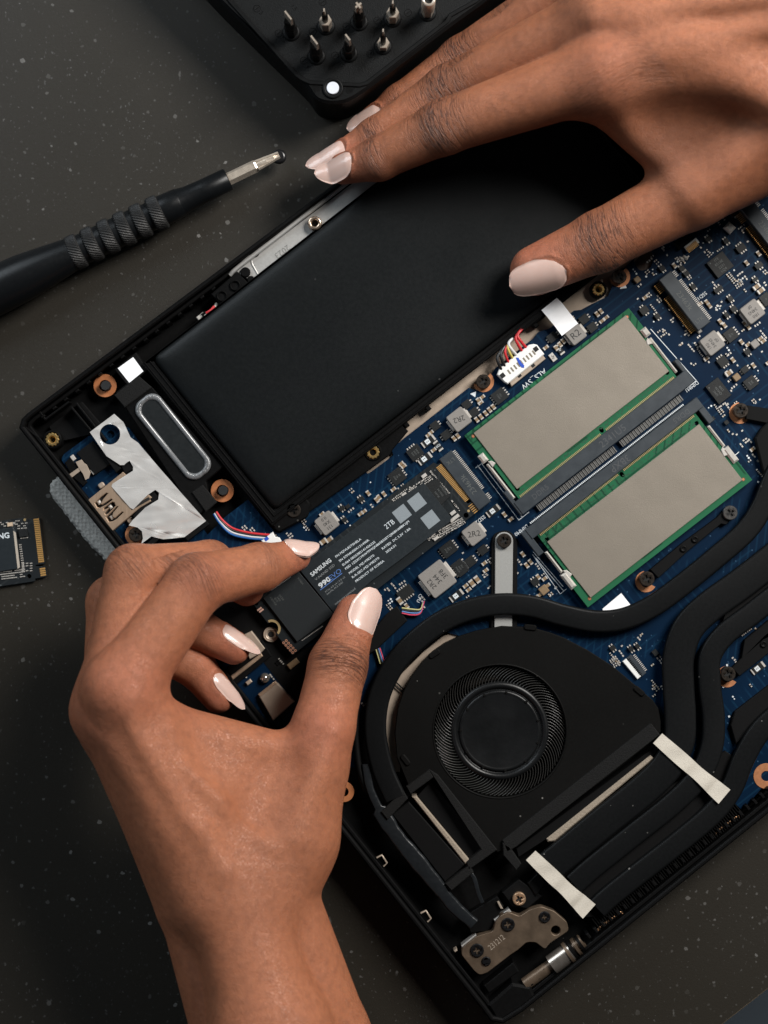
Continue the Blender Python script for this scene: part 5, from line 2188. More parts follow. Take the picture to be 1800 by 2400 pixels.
prism(mb, circ(*FC, 160, 8, 48), 6, 7.2, mat('fan_floor', (0.05, 0.042, 0.034), 0.5, var=0.8, vscale=60))
part(mb, 'floor_plate', fan)
k = 1 / PXMM(ZF)
mb = MB()
lathe(mb, *FC, [(160 * k, 12.6), (159 * k, 13.25), (157 * k, 13.45), (155 * k, 13.25), (154.5 * k, 12.4)], FANM, n=72, zref=ZF, cap=False)
part(mb, 'inlet_ring', fan)
mb = MB()
lathe(mb, *FC, [(118 * k, 8), (116 * k, 11.9), (113 * k, 12.5), (108 * k, 12.75), (103 * k, 12.6), (100 * k, 12.0), (97.5 * k, 11.6), (96 * k, 11.9), (94 * k, 12.3), (91 * k, 12.45), (88 * k, 12.3), (86 * k, 12.25), (40 * k, 12.2), (2 * k, 12.2)], mat('fan_hub', (0.0048, 0.0052, 0.0056), 0.36, var=0.5, vscale=120, bump=0.15, bscale=900, spec=0.28), n=72, zref=ZF)
hub = part(mb, 'hub', fan)
mb = MB()
for i in range(11):
    a = 2 * math.pi * i / 11 + 0.3
    prism(mb, circ(FC[0] + 92 * math.cos(a), FC[1] + 92 * math.sin(a), 3.4, 12.5, 10), 12.2, 12.62, FANM, ch=0.1)
part(mb, 'hub_studs', fan)
# blades: one thin curved vane, copied round the hub
mb = MB()
pc = P(*FC, ZF)
pts = []
for i in range(7):
    t = i / 6
    rr = (114 + t * 39) * k * MM
    a = -0.30 * t ** 1.4
    pts.append((pc.x + rr * math.cos(a), pc.y + rr * math.sin(a), 10.6 * MM))
sweep(mb, pts, flat_section(0.2, 3.2, 0.08, 1), mat('fan_blade', (0.024, 0.0235, 0.022), 0.3, spec=0.6))
bo = Vector((pc.x, pc.y, 9 * MM))
blade = part(mb, 'blade', fan, origin=bo)
NB = 97
for i in range(1, NB):
    copy_part(blade, bo, fan, rot=2 * math.pi * i / NB)
# lugs round the edge
for x, y, a in ((1243, 1471, -6), (1018, 1533, 32), (950, 1782, -52), (1498, 1620, -40)):
    mb = MB()
    prism(mb, rect(x, y, 30, 14, ang=a, z=13.6, r=0.9), ZF - 0.3, 13.75, FANM, ch=0.35)
    part(mb, 'edge_lug', fan)
# champagne bracket seen in the gap left of the fan
mb = MB()
prism(mb, px_poly([(990, 1530), (1040, 1490), (1112, 1468), (1120, 1484), (1060, 1500), (1005, 1540), (965, 1595), (946, 1650), (938, 1740), (938, 1810), (918, 1808), (903, 1740), (903, 1680), (912, 1632), (940, 1580)], 9.4), 6, 9.4, TANM, ch=0.1)
part(mb, 'fan_bracket')
mb = MB()
sweep(mb, [P(925, 1606, 10.2), P(944, 1624, 10.2)], round_section(0.25), BLACK)
sweep(mb, [P(929, 1600, 10.2), P(948, 1617, 10.2)], round_section(0.25), BLACK)
part(mb, 'fan_lead')

# foam strips
for poly in ([(1526, 1695), (1547, 1722), (1210, 1985), (1188, 1998), (1178, 1970)], [(1006, 1804), (1026, 1816), (1165, 1992), (1098, 2040), (1094, 2022), (1128, 1992)], [(952, 1844), (1006, 1804), (1016, 1822), (962, 1862)], [(893, 1903), (945, 1852), (956, 1872), (908, 1922)], [(1044, 2072), (1100, 2028), (1110, 2045), (1058, 2088)], [(1178, 1975), (1195, 1985), (1222, 2025), (1210, 2040), (1180, 2005)]):
    mb = MB()
    prism(mb, px_poly(poly, 14.6), 11, 14.6, FOAM, ch=0.25)
    part(mb, 'foam_strip')
# radiator on the left: dark film with champagne edge
mb = MB()
prism(mb, px_poly([(919, 1909), (958, 1879), (1090, 2028), (1043, 2068)], 12.6), 6, 12.6, BLACKM, ch=0.3)
rad = part(mb, 'radiator_cover')
mb = MB()
prism(mb, px_poly([(966, 1868), (976, 1866), (1104, 2020), (1091, 2026)], 12.8), 6, 12.8, REDGE, ch=0.3)
part(mb, 'radiator_edge', rad)
mb = MB()
prism(mb, px_poly([(978, 1866), (1010, 1830), (1135, 1985), (1106, 2020)], 11.2), 6, 11.2, BLACKM, ch=0.2)
part(mb, 'air_duct', rad)
mb = MB()
prism(mb, px_poly([(1525, 1770), (1533, 1778), (1300, 1972), (1284, 1974), (1281, 1966)], 13.0), 6, 13.0, REDGE, ch=0.4)
prism(mb, px_poly([(1549, 1740), (1536, 1768), (1282, 1966), (1215, 2010), (1210, 1990)], 12.4), 6, 12.4, BLACKM, ch=0.2)
part(mb, 'radiator_edge')
# crinkled tape over the cable
TAPEB = mat('glossy_black_tape', (0.0105, 0.0122, 0.014), 0.32, var=0.2, bump=0.6, bscale=160, spec=0.3)
TAPEB.node_tree.nodes['Bump'].inputs['Distance'].default_value = 0.0007
mb = MB()
pth = catmull([P(858, 1790, 12.2), P(868, 1850, 12.6), P(897, 1910, 12.8), P(930, 1960, 13.0), P(975, 2015, 13.0), P(1030, 2082, 12.6), P(1065, 2125, 12.2), P(1110, 2165, 11.6)], 10)
wd = [1 + 0.03 * math.sin(i * 1.1) + 0.07 * math.sin(i * 0.33 + 1) for i in range(len(pth))]
wd = [w_ * (0.55 if i < 18 else 1.0 if i < 52 else 0.8) for i, w_ in enumerate(wd)]
sweep(mb, pth, flat_section(5.2, 2.2, 0.9), TAPEB, widths=wd)
part(mb, 'taped_cable')
mb = MB()
sweep(mb, catmull([P(842, 1560, 11.5), P(836, 1640, 11.5), P(834, 1720, 11.5), P(842, 1800, 11.8), P(862, 1860, 12)], 8), round_section(1.1), BLACK)
sweep(mb, catmull([P(1098, 2040, 12.6), P(1112, 2060, 12.8), P(1120, 2090, 12.6), P(1130, 2115, 12)], 8), flat_section(1.4, 0.8, 0.3), TAPEB)
part(mb, 'fan_cable')
# thin coloured leads left of the fan
for pts_, in (([(885, 1520), (893, 1545)],),):
    mb = MB()
    for i, col in enumerate((('thin_yellow_lead', (0.42, 0.40, 0.18)), ('thin_black_lead', (0.02, 0.02, 0.02)), ('thin_blue_lead', (0.10, 0.20, 0.42)), ('thin_red_lead', (0.5, 0.05, 0.10)))):
        m_ = mat(col[0], col[1], 0.4)
        sweep(mb, [P(881 + i * 3, 1522 - i * 1.2, 11.6), P(891 + i * 3, 1556 - i * 2, 11.6)], round_section(0.2), m_)
        sweep(mb, catmull([P(942, 1425 + i * 4, 11.4), P(965, 1428 + i * 4.5, 11.6), P(985, 1428 + i * 3, 11.6), P(992 + i * .6, 1412 - i, 11.2)], 6), round_section(0.26), m_)
    part(mb, 'fan_wires')
mb = MB()
prism(mb, px_poly([(905, 1440), (930, 1420), (955, 1455), (880, 1525), (845, 1545), (838, 1520)], 11.4), ZB, 11.4, BLACKM, ch=0.3)
part(mb, 'wire_shroud')

# heat pipes
def pipe(name, pts, wpx, z=13.4, wds=None, label=None):
    mb = MB()
    pth = catmull([P(x, y, z) for x, y in pts], 10)
    sweep(mb, pth, flat_section(wpx / PXMM(z), 2.6, 1.0, 5), PIPE, widths=wds)
    return part(mb, name, None, label)


pipe('heat_pipe', [(926, 1870), (898, 1805), (881, 1730), (882, 1665), (898, 1606), (932, 1547), (982, 1496), (1044, 1452), (1112, 1426), (1180, 1416), (1250, 1422), (1320, 1442), (1395, 1456), (1462, 1450), (1530, 1420), (1600, 1370), (1680, 1305), (1748, 1245), (1785, 1190), (1815, 1120), (1860, 1040)], 52, label='heat pipe curling round the fan')
pipe('heat_pipe', [(2000, 1160), (1860, 1272), (1745, 1362), (1660, 1424), (1612, 1474), (1590, 1540), (1590, 1610), (1594, 1680), (1590, 1740), (1560, 1800), (1500, 1858), (1410, 1930), (1335, 1992), (1275, 2040)], 74, 13.6)
pipe('heat_pipe', [(2000, 1256), (1860, 1362), (1760, 1440), (1698, 1488), (1664, 1540), (1663, 1605), (1672, 1680), (1668, 1750), (1640, 1816), (1580, 1880), (1480, 1960), (1390, 2032), (1345, 2072)], 53, 13.5)
pipe('heat_pipe', [(2000, 1560), (1900, 1620), (1830, 1668), (1778, 1718), (1742, 1780), (1714, 1848), (1668, 1908), (1580, 1982), (1490, 2052), (1430, 2100), (1400, 2128)], 52, 13.5)
# dark plates filling between the pipes on the right
mb = MB()
prism(mb, px_poly([(1950, 1230), (1700, 1440), (1690, 1470), (1990, 1280)], 12.4), ZB, 12.4, BLACKM)
prism(mb, px_poly([(2000, 1330), (1800, 1455), (1745, 1500), (1738, 1545), (1790, 1500), (2000, 1400)], 12.2), ZB, 12.2, BLACKM, ch=0.2)
prism(mb, px_poly([(2000, 1500), (1810, 1600), (1722, 1668), (1712, 1700), (1725, 1745), (1810, 1660), (2000, 1560)], 12.0), ZB, 12.0, BLACKM, ch=0.3)
prism(mb, px_poly([(1770, 1027), (1784, 1005), (1830, 960), (1990, 940), (1990, 1100), (1800, 1150)], 13.0), ZB, 13.0, BLACKM, ch=0.4)
part(mb, 'heat_spreader')
mb = MB()
prism(mb, px_poly([(1300, 2050), (1560, 1850), (1700, 1760), (1760, 1800), (1420, 2150), (1350, 2150)], 11.8), 6, 11.8, BLACKM, ch=0.2)
part(mb, 'radiator_block')
# radiator fins along the back edge
mb = MB()
FIN = mat('black_fins', (0.004, 0.004, 0.004), 0.5, spec=0.1)
for i in range(72):
    t = i / 71
    prism(mb, rect(1398 + t * 335, 2166 - t * 268, 2.2, 34, ang=38.6, z=12), 6, 12.3, FIN)
part(mb, 'radiator_fins', None, kind='stuff')
for x, y, w, a in ((1432, 2158, 78, 39), (1707, 1932, 74, 39)):
    mb = MB()
    sweep(mb, [P(x - w * .42, y + w * .33, 11.5), P(x - w * .36, y + w * .2, 11.5), P(x + w * .3, y - w * .28, 11.5), P(x + w * .34, y - w * .22, 11.5)], flat_section(0.6, 1.2, 0.2), mat('brass_clip', (0.34, 0.19, 0.10), 0.35, metal=0.7))
    part(mb, 'spring_clip')
for x, y in ((897, 2018), (1000, 2148)):
    mb = MB()
    sweep(mb, [P(x - 14, y - 8, 12), P(x - 2, y - 14, 12), P(x + 10, y + 4, 12), P(x + 2, y + 12, 12)], flat_section(0.5, 1.2, 0.15), mat('pale_clip', (0.48, 0.40, 0.32), 0.4, metal=0.5))
    part(mb, 'spring_clip')

# cloth tapes across the pipes
def cloth(pts, name, z, label=None):
    """A strip of cloth tape laid over the pipes: corner pixels a b c d (ab and dc the long sides), sagging between the pipes."""
    a, b, c, d = (np.array(P(x, y, z)) for x, y in pts)
    nu, nv = 26, 4
    vs = []
    for i in range(nu + 1):
        t = i / nu
        for j in range(nv + 1):
            s = j / nv
            p = (a * (1 - t) + b * t) * (1 - s) + (d * (1 - t) + c * t) * s
            sag = 0.55 * math.exp(-((t - .55) / .07) ** 2) + 0.95 * math.exp(-((t - .83) / .03) ** 2) + 0.12 * math.sin(21 * t + 2 * s)
            sq = 1 - 0.16 * math.exp(-((t - .62) / .2) ** 2)
            p = (a * (1 - t) + b * t) * (0.5 + (0.5 - s) * sq) + (d * (1 - t) + c * t) * (0.5 - (0.5 - s) * sq)
            vs.append((p[0], p[1], p[2] + (-sag + 0.05 * math.sin(9 * t + 3 * s)) * MM))
    fs = [(i * (nv + 1) + j, i * (nv + 1) + j + 1, (i + 1) * (nv + 1) + j + 1, (i + 1) * (nv + 1) + j) for i in range(nu) for j in range(nv)]
    mb = MB()
    lo = [(x, y, z_ - 0.00025) for x, y, z_ in vs]
    mb.add(vs, [f[::-1] for f in fs], TAPE, True)
    mb.add(lo, fs, TAPE, True)
    rim = [j for j in range(nv + 1)] + [i * (nv + 1) + nv for i in range(1, nu + 1)] + [nu * (nv + 1) + j for j in range(nv - 1, -1, -1)] + [i * (nv + 1) for i in range(nu - 1, 0, -1)]
    al = vs + lo
    M = len(vs)
    mb.add(al, [(rim[i], M + rim[i], M + rim[(i + 1) % len(rim)], rim[(i + 1) % len(rim)]) for i in range(len(rim))], TAPE)
    return part(mb, name, None, label)


cloth([(1552, 1719), (1712, 1851), (1684, 1884), (1531, 1742)], 'cloth_tape', 15.6)
cloth([(1255, 1994), (1396, 2120), (1366, 2153), (1233, 2016)], 'cloth_tape', 15.6)

# silver arm in its black channel
mb = MB()
prism(mb, round_poly(px_poly([(1158, 1250), (1190, 1240), (1213, 1262), (1212, 1500), (1150, 1500), (1152, 1270)], 11.4), 0.002), ZB, 11.4, BLACKM, ch=0.3)
part(mb, 'arm_channel')
mb = MB()
pl_ = [P(1201 + 21 * math.cos(a) - 19.5, 1268 - 21 * math.sin(a), 12.2).xy for a in [math.pi * i / 12 for i in range(13)]] + px_poly([(1160, 1400), (1158, 1500), (1200, 1500), (1201, 1400)], 12.2)
prism(mb, pl_, ZB, 12.2, mat('satin_aluminium_arm', (0.40, 0.40, 0.385), 0.38, metal=0.4, var=0.06, vscale=2500, bump=0.15), ch=0.15)
arm = part(mb, 'silver_arm')
screw(1182, 1267, 17, 12.0, 13.6, 25, label='brown screw on the silver arm')

# cooler brackets and their screws
mb = MB()
prism(mb, px_poly([(1524, 1335), (1600, 1272), (1680, 1213), (1696, 1196), (1716, 1214), (1702, 1230), (1690, 1228), (1612, 1292), (1543, 1355)], 12.2), ZB, 12.2, BLACKM, ch=0.2)
br = part(mb, 'cooler_bracket')
for x, y in ((1602, 1286), (1629, 1264)):
    mb = MB()
    lathe(mb, x, y, [(1.15, 12), (1.1, 12.6), (0.8, 12.75), (0.5, 12.5), (0.3, 12.4)], BLACK, n=18, zref=12.5)
    part(mb, 'rivet', br)
mb = MB()
prism(mb, px_poly([(1716, 1565), (1790, 1490), (1990, 1330), (2010, 1360), (1815, 1520), (1733, 1585)], 12.2), ZB, 12.2, BLACKM, ch=0.2)
br2 = part(mb, 'cooler_bracket')
mb = MB()
lathe(mb, 1790, 1510, [(1.15, 12), (1.1, 12.6), (0.8, 12.75), (0.5, 12.5), (0.3, 12.4)], BLACK, n=18, zref=12.5)
part(mb, 'rivet', br2)
mb = MB()
prism(mb, px_poly([(1752, 950), (1990, 985), (1990, 1030), (1748, 982)], 12.2), ZB, 12.2, BLACKM, ch=0.2)
part(mb, 'cooler_bracket')
for x, y, sx in ((1517, 1357, 0), (1707, 1580, 0), (1737, 962, 1)):
    ring(x - 3, y + 6, 13, 25, ZB, ZB + 0.15, COPPER, 'copper_ring', a0=100 if not sx else 95, a1=330, parent=board)
    screw(x, y, 17.5, 11, 13.2, 20, label='black screw beside a copper crescent')
screw(1712, 1202, 17, 11, 13.2, 35, material=mat('grey_screw_steel', (0.13, 0.125, 0.12), 0.3, metal=0.7))
ring(1796, 1819, 12, 30, ZB, ZB + 0.2, COPPER, 'copper_ring', parent=board)
ring(806, 1856, 11, 24, 9.2, 9.6, COPPERD, 'copper_ring')
mb = MB()
prism(mb, px_poly([(1412, 1427), (1456, 1390), (1481, 1422), (1421, 1450)], ZB + 0.15), ZB, ZB + 0.15, PAPER)
part(mb, 'blank_sticker')

# ports on the near side, under the hand
mb = MB()
prism(mb, px_poly([(531, 1563), (565, 1535), (614, 1500), (636, 1537), (552, 1606)], 12), 8, 12, BLACK, ch=0.2)
prism(mb, px_poly([(563, 1492), (589, 1479), (621, 1520), (612, 1530), (585, 1545)], 12.8), 9, 12.8, TANM, ch=0.2)
prism(mb, px_poly([(540, 1585), (612, 1531), (616, 1538), (545, 1594)], 12.8), 9, 12.8, BRUSH, ch=0.3)
part(mb, 'display_socket', board)
mb = MB()
prism(mb, px_poly([(608, 1634), (650, 1601), (690, 1645), (640, 1690)], 12.6), 9, 12.6, TANM, ch=0.3)
prism(mb, px_poly([(604, 1628), (645, 1596), (650, 1602), (609, 1635)], 12.0), 9, 12.0, BRUSH, ch=0.3)
part(mb, 'charging_socket', board)
mb = MB()
lathe(mb, 620, 1590, [(1.7, 10.2), (1.6, 11.2), (1.2, 12.0), (0.6, 12.4), (0.1, 12.5)], mat('polished_ball', (0.6, 0.55, 0.48), 0.15, metal=0.9), n=22, zref=11.5)
part(mb, 'ball_stud', board)
mb = MB()
lathe(mb, 635, 1487, [(2.5, 10.2), (2.5, 11.0), (2.2, 11.1), (2.1, 10.9), (1.8, 11.3), (1.6, 11.3), (1.4, 10.9), (1.0, 10.6)], TANM, n=28, zref=11)
lathe(mb, 635, 1487, [(1.0, 10.65), (0.1, 10.65)], DARKHOLE, n=18, zref=11)
part(mb, 'standoff', board)
for x, y, w, h in ((687, 1556, 28, 14), (583, 1599, 14, 9)):
    mb = MB()
    prism(mb, rect(x, y, w, h, z=11.5), ZB, 11.5, TANM if w < 20 else CAPB, ch=0.2)
    part(mb, 'tantalum_capacitor', board)

# ---- hinge in the near corner
HINGE = mat('tarnished_hinge_steel', (0.135, 0.098, 0.068), 0.42, metal=0.55, var=0.5, vscale=260, bump=0.15, bscale=900)
HINGEL = mat('pale_stamping', (0.36, 0.30, 0.24), 0.5, metal=0.3)


def q7(pts):
    return [(750 + x / 2.552, 1850 + y / 2.552) for x, y in pts]


hp = q7([(850, 950), (940, 878), (1035, 850), (1050, 790), (1085, 752), (1130, 735), (1195, 760), (1250, 722), (1320, 700), (1400, 728), (1478, 795), (1488, 845), (1450, 872), (1375, 920), (1345, 958), (1290, 915), (1235, 915), (1185, 960), (1140, 990), (1000, 1098), (955, 1112), (925, 1090), (845, 990)])
mb = MB()
hx, hy = q7([(1410, 845)])[0]
prism(mb, round_poly(px_poly(hp, 13.2), 0.0008, 3), 9.5, 13.2, HINGE, ch=0.2, holes=[circ(hx, hy, 11, 13.2, 20)])
hinge = part(mb, 'hinge', None, 'tarnished hinge plate held by black screws')
mb = MB()
text(mb, '231212', *q7([(1055, 915)])[0], 14, 40, 13.24, HINGEL, width_px=44)
part(mb, 'lettering', hinge)
for (x, y), r_ in zip(q7([(1125, 810), (940, 965), (1345, 765), (995, 1030)]), (16, 16, 13.5, 11)):
    o = screw(x, y, r_, 13.0, 13.8, 10, material=mat('black_screw', (0.012, 0.012, 0.013), 0.35, metal=0.5), parent=hinge)
x, y = q7([(1192, 657)])[0]
screw(x, y, 15.5, 11, 12.6, 30, material=mat('gold_screw', (0.66, 0.44, 0.28), 0.3, metal=0.75), label='bright copper coloured screw above the hinge')
mb = MB()
a_, b_ = q7([(1225, 1165), (1400, 1040)])
sweep(mb, [P(*a_, 11), P(*b_, 11)], round_section(2.1, 14), HINGE)
a_, b_ = q7([(1385, 1050), (1500, 965)])
sweep(mb, [P(*a_, 11.2), P(*b_, 11.2)], round_section(3.3, 16), mat('worn_steel_barrel', (0.40, 0.36, 0.32), 0.28, metal=0.85, var=0.4, vscale=300))
for i in range(4):
    t = 0.52 + i * 0.13
    c_ = q7([(1385 + t * 180, 1050 - t * 135)])[0]
    d_ = q7([(1385 + t * 180 + 14, 1050 - t * 135 - 10)])[0]
    sweep(mb, [P(*c_, 11.2), P(*d_, 11.2)], round_section(3.7 - i * 0.3, 16), BLACK if i % 2 else HINGE)
a_, b_ = q7([(1510, 958), (1570, 905)])
sweep(mb, [P(*a_, 11), P(*b_, 11)], round_section(2.6, 6), HINGE)
part(mb, 'hinge_barrel', hinge)
mb = MB()
prism(mb, px_poly(q7([(1000, 1290), (1150, 1160), (1260, 1180), (1290, 1250), (1110, 1390), (1060, 1390)]), 13), 4, 13.4, BLACK, ch=0.8)
prism(mb, px_poly(q7([(980, 1175), (1155, 1035), (1190, 1090), (1010, 1220)]), 12), 4, 12.2, BLACK, ch=0.3)
part(mb, 'hinge_cover', hinge)
mb = MB()
prism(mb, px_poly(q7([(1040, 780), (1130, 715), (1145, 735), (1050, 800)]), 11.6), 8, 11.6, PLATE, ch=0.1)
prism(mb, px_poly(q7([(845, 935), (930, 868), (940, 880), (850, 950)]), 11.6), 8, 11.6, PLATE, ch=0.1)
prism(mb, px_poly(q7([(1060, 675), (1070, 670), (1095, 715), (1080, 715)]), 11.6), 8, 11.6, HINGEL, ch=0.1)
prism(mb, px_poly(q7([(800, 965), (815, 955), (822, 965), (808, 975)]), 11.6), 8, 11.6, HINGEL, ch=0.1)
part(mb, 'bracket_edges', hinge)
mb = MB()
prism(mb, px_poly(q7([(1090, 620), (1190, 540), (1330, 640), (1240, 715), (1150, 700)]), 11), 6, 11, BLACKM, ch=0.3)
prism(mb, px_poly(q7([(860, 760), (1060, 640), (1100, 700), (1010, 850), (900, 860)]), 10.5), 6, 10.5, BLACK, ch=0.3)
prism(mb, px_poly(q7([(1240, 560), (1300, 500), (1350, 560), (1290, 640)]), 11), 6, 11.6, BLACK, ch=0.3)
part(mb, 'corner_bracket')
# ------------------------------------------------------------------ the drive held by the hand
def q56(x, y):
    return (560 + x / 4.1475, 1150 + y / 4.1475)


def q86(x, y):
    return (860 + x / 5.184, 1040 + y / 5.184)


ZD = 13.6
LBL = mat('drive_label', (0.0150, 0.0195, 0.0230), 0.36, var=0.06, vscale=900, bump=0.08, bscale=5000, spec=0.5)
PRW = mat('label_white', (0.55, 0.60, 0.63), 0.55)
PRG = mat('label_grey', (0.21, 0.23, 0.24), 0.55)
PRB = mat('label_blue', (0.07, 0.16, 0.42), 0.55)
drive = empty('solid_state_drive', P(850, 1310, 11))
tag(drive, 'long black drive labelled 990 EVO being pushed into its slot by two fingers', 'drive', 'flash storage drives')
TL, BL, BR_, TR = (589, 1410), (685, 1536), (1113, 1204), (1016, 1084)
cx, cy = 637, 1473
notch = []
for i in range(13):
    a = R(-52.5 + 90) - math.pi * 0 + math.pi * i / 12
for i in range(13):
    t = -math.pi / 2 + math.pi * i / 12           # half circle bulging into the board
    notch.append(UV((cx, cy), 15 * math.cos(t), -15 * math.sin(t) * -1))
outl = [TL] + notch + [BL, BR_, q86(1345, 795), q86(1265, 705), q86(1225, 728), q86(1195, 700), q86(1235, 655), q86(890, 235), q86(855, 250), TR]
mb = MB()
prism(mb, px_poly(outl, ZD), ZD - 0.9, ZD, SSDB, ch=0.05, bottom=True, holes=[circ(*q86(1205, 870), 6, ZD, 14), circ(*q56(168, 1098), 5, ZD, 14)])
dboard = part(mb, 'board', drive)
mb = MB()
for i in range(30):
    t = i / 29
    x, y = 1032 + t * 66.5, 1089.5 + t * 78.5
    prism(mb, rect(x - 3, y + 3, 15, 2.1, z=ZD), ZD, ZD + 0.03, GOLD)
for i in range(5):
    x, y = 1107 + i * 3.2, 1180 + i * 3.9
    prism(mb, rect(x - 3, y + 3, 15, 2.1, z=ZD), ZD, ZD + 0.03, GOLD)
part(mb, 'contact_fingers', drive, kind='stuff')
mb = MB()
prism(mb, px_poly([UV((cx, cy), 21 * math.cos(t), -21 * math.sin(t)) for t in [R(-78 + 156 * i / 20) for i in range(21)]] + [UV((cx, cy), 15.4 * math.cos(t), -15.4 * math.sin(t)) for t in [R(78 - 156 * i / 20) for i in range(21)]], ZD), ZD, ZD + 0.05, mat('pale_gold_ring', (0.60, 0.44, 0.22), 0.35, metal=0.6))
part(mb, 'mounting_ring', drive)
mb = MB()
DCHIP = mat('slate_chip', (0.0135, 0.0165, 0.0185), 0.5, var=0.2, vscale=2500, bump=0.2, bscale=6000, spec=0.3)
chipc = [q56(235, 1045), q56(580, 788), q56(925, 1205), q56(565, 1470)]
prism(mb, px_poly(chipc, ZD + 1.1), ZD, ZD + 1.1, DCHIP, ch=0.1)
for i, s in enumerate(('K9DVGB', '8J1D', '2403', 'DCK0')):
    text(mb, s, *q56(335 + i * 26, 1055 - i * 12 + 20), 4.5, -53, ZD + 1.13, CHIPT)
text(mb, 'KOREA', *q56(600, 880), 4.5, -53, ZD + 1.13, CHIPT)
part(mb, 'memory_chip', drive)
mb = MB()
prism(mb, px_poly([q56(640, 760), q56(905, 560), q56(1250, 915), q56(930, 1170)], ZD + 1.0), ZD, ZD + 1.05, CHIP, ch=0.1)
part(mb, 'memory_chip', drive)
mb = MB()
lab = [(703, 1336), (716, 1322), (870, 1210), (993, 1131), (1057, 1212), (1056, 1222), (930, 1318), (870, 1362), (784, 1438)]
prism(mb, px_poly(lab, ZD + 1.25), ZD + 1.0, ZD + 1.2, LBL, ch=0.05)
label = part(mb, 'label', drive, 'dark label with white and blue lettering')
ZL = ZD + 1.24
mb = MB()
TA = 36.8
for s, x, y, cap, wpx, m_, bo in (('SAMSUNG', 795, 746, 9.6, 59, PRW, 0.03), ('V-NAND SSD', 835, 793, 6.2, 57, PRG, 0.0), ('990', 832, 890, 11.5, 33, PRW, 0.04), ('EVO', 935, 812, 11.5, 33, PRB, 0.0),
                                 ('PCIe 4.0 x4 / 5.0 x2', 935, 911, 4.2, 58, PRG, 0.0), ('NVMe M.2 SSD', 933, 948, 4.2, 47, PRG, 0.0), ('samsung.com/ssd', 1032, 1030, 5.2, 61, PRG, 0.0)):
    text(mb, s, *q56(x, y), cap, TA + 1.5, ZL, m_, width_px=wpx, bold=bo)
u0, u1 = q56(790, 966), q56(1003, 802)
d = Vector((u1[0] - u0[0], u1[1] - u0[1])).normalized()
n = Vector((-d.y, d.x)) * 0.9
prism(mb, px_poly([(u0[0] + n.x, u0[1] + n.y), (u1[0] + n.x, u1[1] + n.y), (u1[0] - n.x, u1[1] - n.y), (u0[0] - n.x, u0[1] - n.y)], ZL), ZL - .03, ZL, PRB)
for s, x0, y0, x1, y1 in (('PN MZVL82T0HELA', 948, 655, 1195, 478), ('SN S7M4NS0X131490R', 983, 697, 1272, 488), ('EUI64 0025382141426235', 1016, 735, 1332, 506), ('PSID 1ZSXCYRW7FMQN865B5SETQB0BN68BK1JM', 1045, 775, 1663, 310),
                          ('MODEL MZ-V9E2T0', 1080, 815, 1322, 637), ('R-R-SEC-MZ-V9E2T0', 1110, 855, 1370, 662), ('PRODUCT OF KOREA', 1143, 894, 1418, 690), ('RATED  DC 3.3V  1.8A', 1400, 577, 1676, 375), ('2024.01', 1437, 612, 1533, 540)):
    a, b = q56(x0, y0), q56(x1, y1)
    L_ = math.hypot(b[0] - a[0], b[1] - a[1])
    text(mb, s, (a[0] + b[0]) / 2 - 2.2, (a[1] + b[1]) / 2 - 2.6, 5.4, math.degrees(math.atan2(a[1] - b[1], b[0] - a[0])), ZL, PRW, width_px=L_, bold=0.012)
text(mb, '2TB', *q56(1463, 325), 12.5, TA, ZL, PRW, width_px=25, bold=0.0)
part(mb, 'lettering', label)
mb = MB()
for x, y in (q86(425, 850), q86(608, 710), q86(770, 918)):
    prism(mb, rect(x, y, 34, 33, z=ZL), ZL - 0.03, ZL, mat('pale_square_patch', (0.20, 0.23, 0.25), 0.6, var=0.05))
part(mb, 'blank_patch', label)
# controller under clear sheet
mb = MB()
prism(mb, px_poly([q86(700, 500), q86(860, 420), q86(1010, 640), q86(890, 760)], ZD + 1.0), ZD, ZD + 0.95, CHIP, ch=0.1)
for i, s in enumerate(('SAMSUNG', 'S4LY022', 'N5F2K')):
    text(mb, s, *q86(930 - i * 38, 560 + i * 30), 4.4, -53, ZD + 0.98, CHIPT)
part(mb, 'controller_chip', drive)
mb = MB()
rnd = random.Random(5)
for (xa, ya, xb, yb, n_, w_) in ((290, 690, 560, 500, 14, 3), (500, 560, 780, 380, 16, 3), (760, 320, 1010, 610, 20, 2), (1030, 690, 1120, 800, 8, 3), (870, 1060, 1160, 900, 34, 4), (740, 1150, 900, 1100, 8, 2)):
    for i in range(n_):
        t = i / n_
        for j in range(w_):
            x, y = q86(xa + (xb - xa) * t + j * 14 + rnd.uniform(-4, 4), ya + (yb - ya) * t + j * 19 + rnd.uniform(-4, 4))
            if rnd.random() < .75:
                prism(mb, rect(x, y, rnd.choice((2.2, 3.2)), rnd.choice((2.0, 2.8)), z=ZD + .2), ZD, ZD + 0.3, SILV)
for x, y, w_, h_ in ((695, 390, 13, 8), (800, 1105, 12, 6), (840, 1150, 13, 7), (1045, 840, 14, 8), (1090, 885, 13, 8), (1040, 925, 13, 8), (450, 615, 12, 6)):
    x, y = q86(x, y)
    prism(mb, rect(x, y, w_, h_, z=ZD + .5), ZD, ZD + 0.6, SILV, ch=0.1)
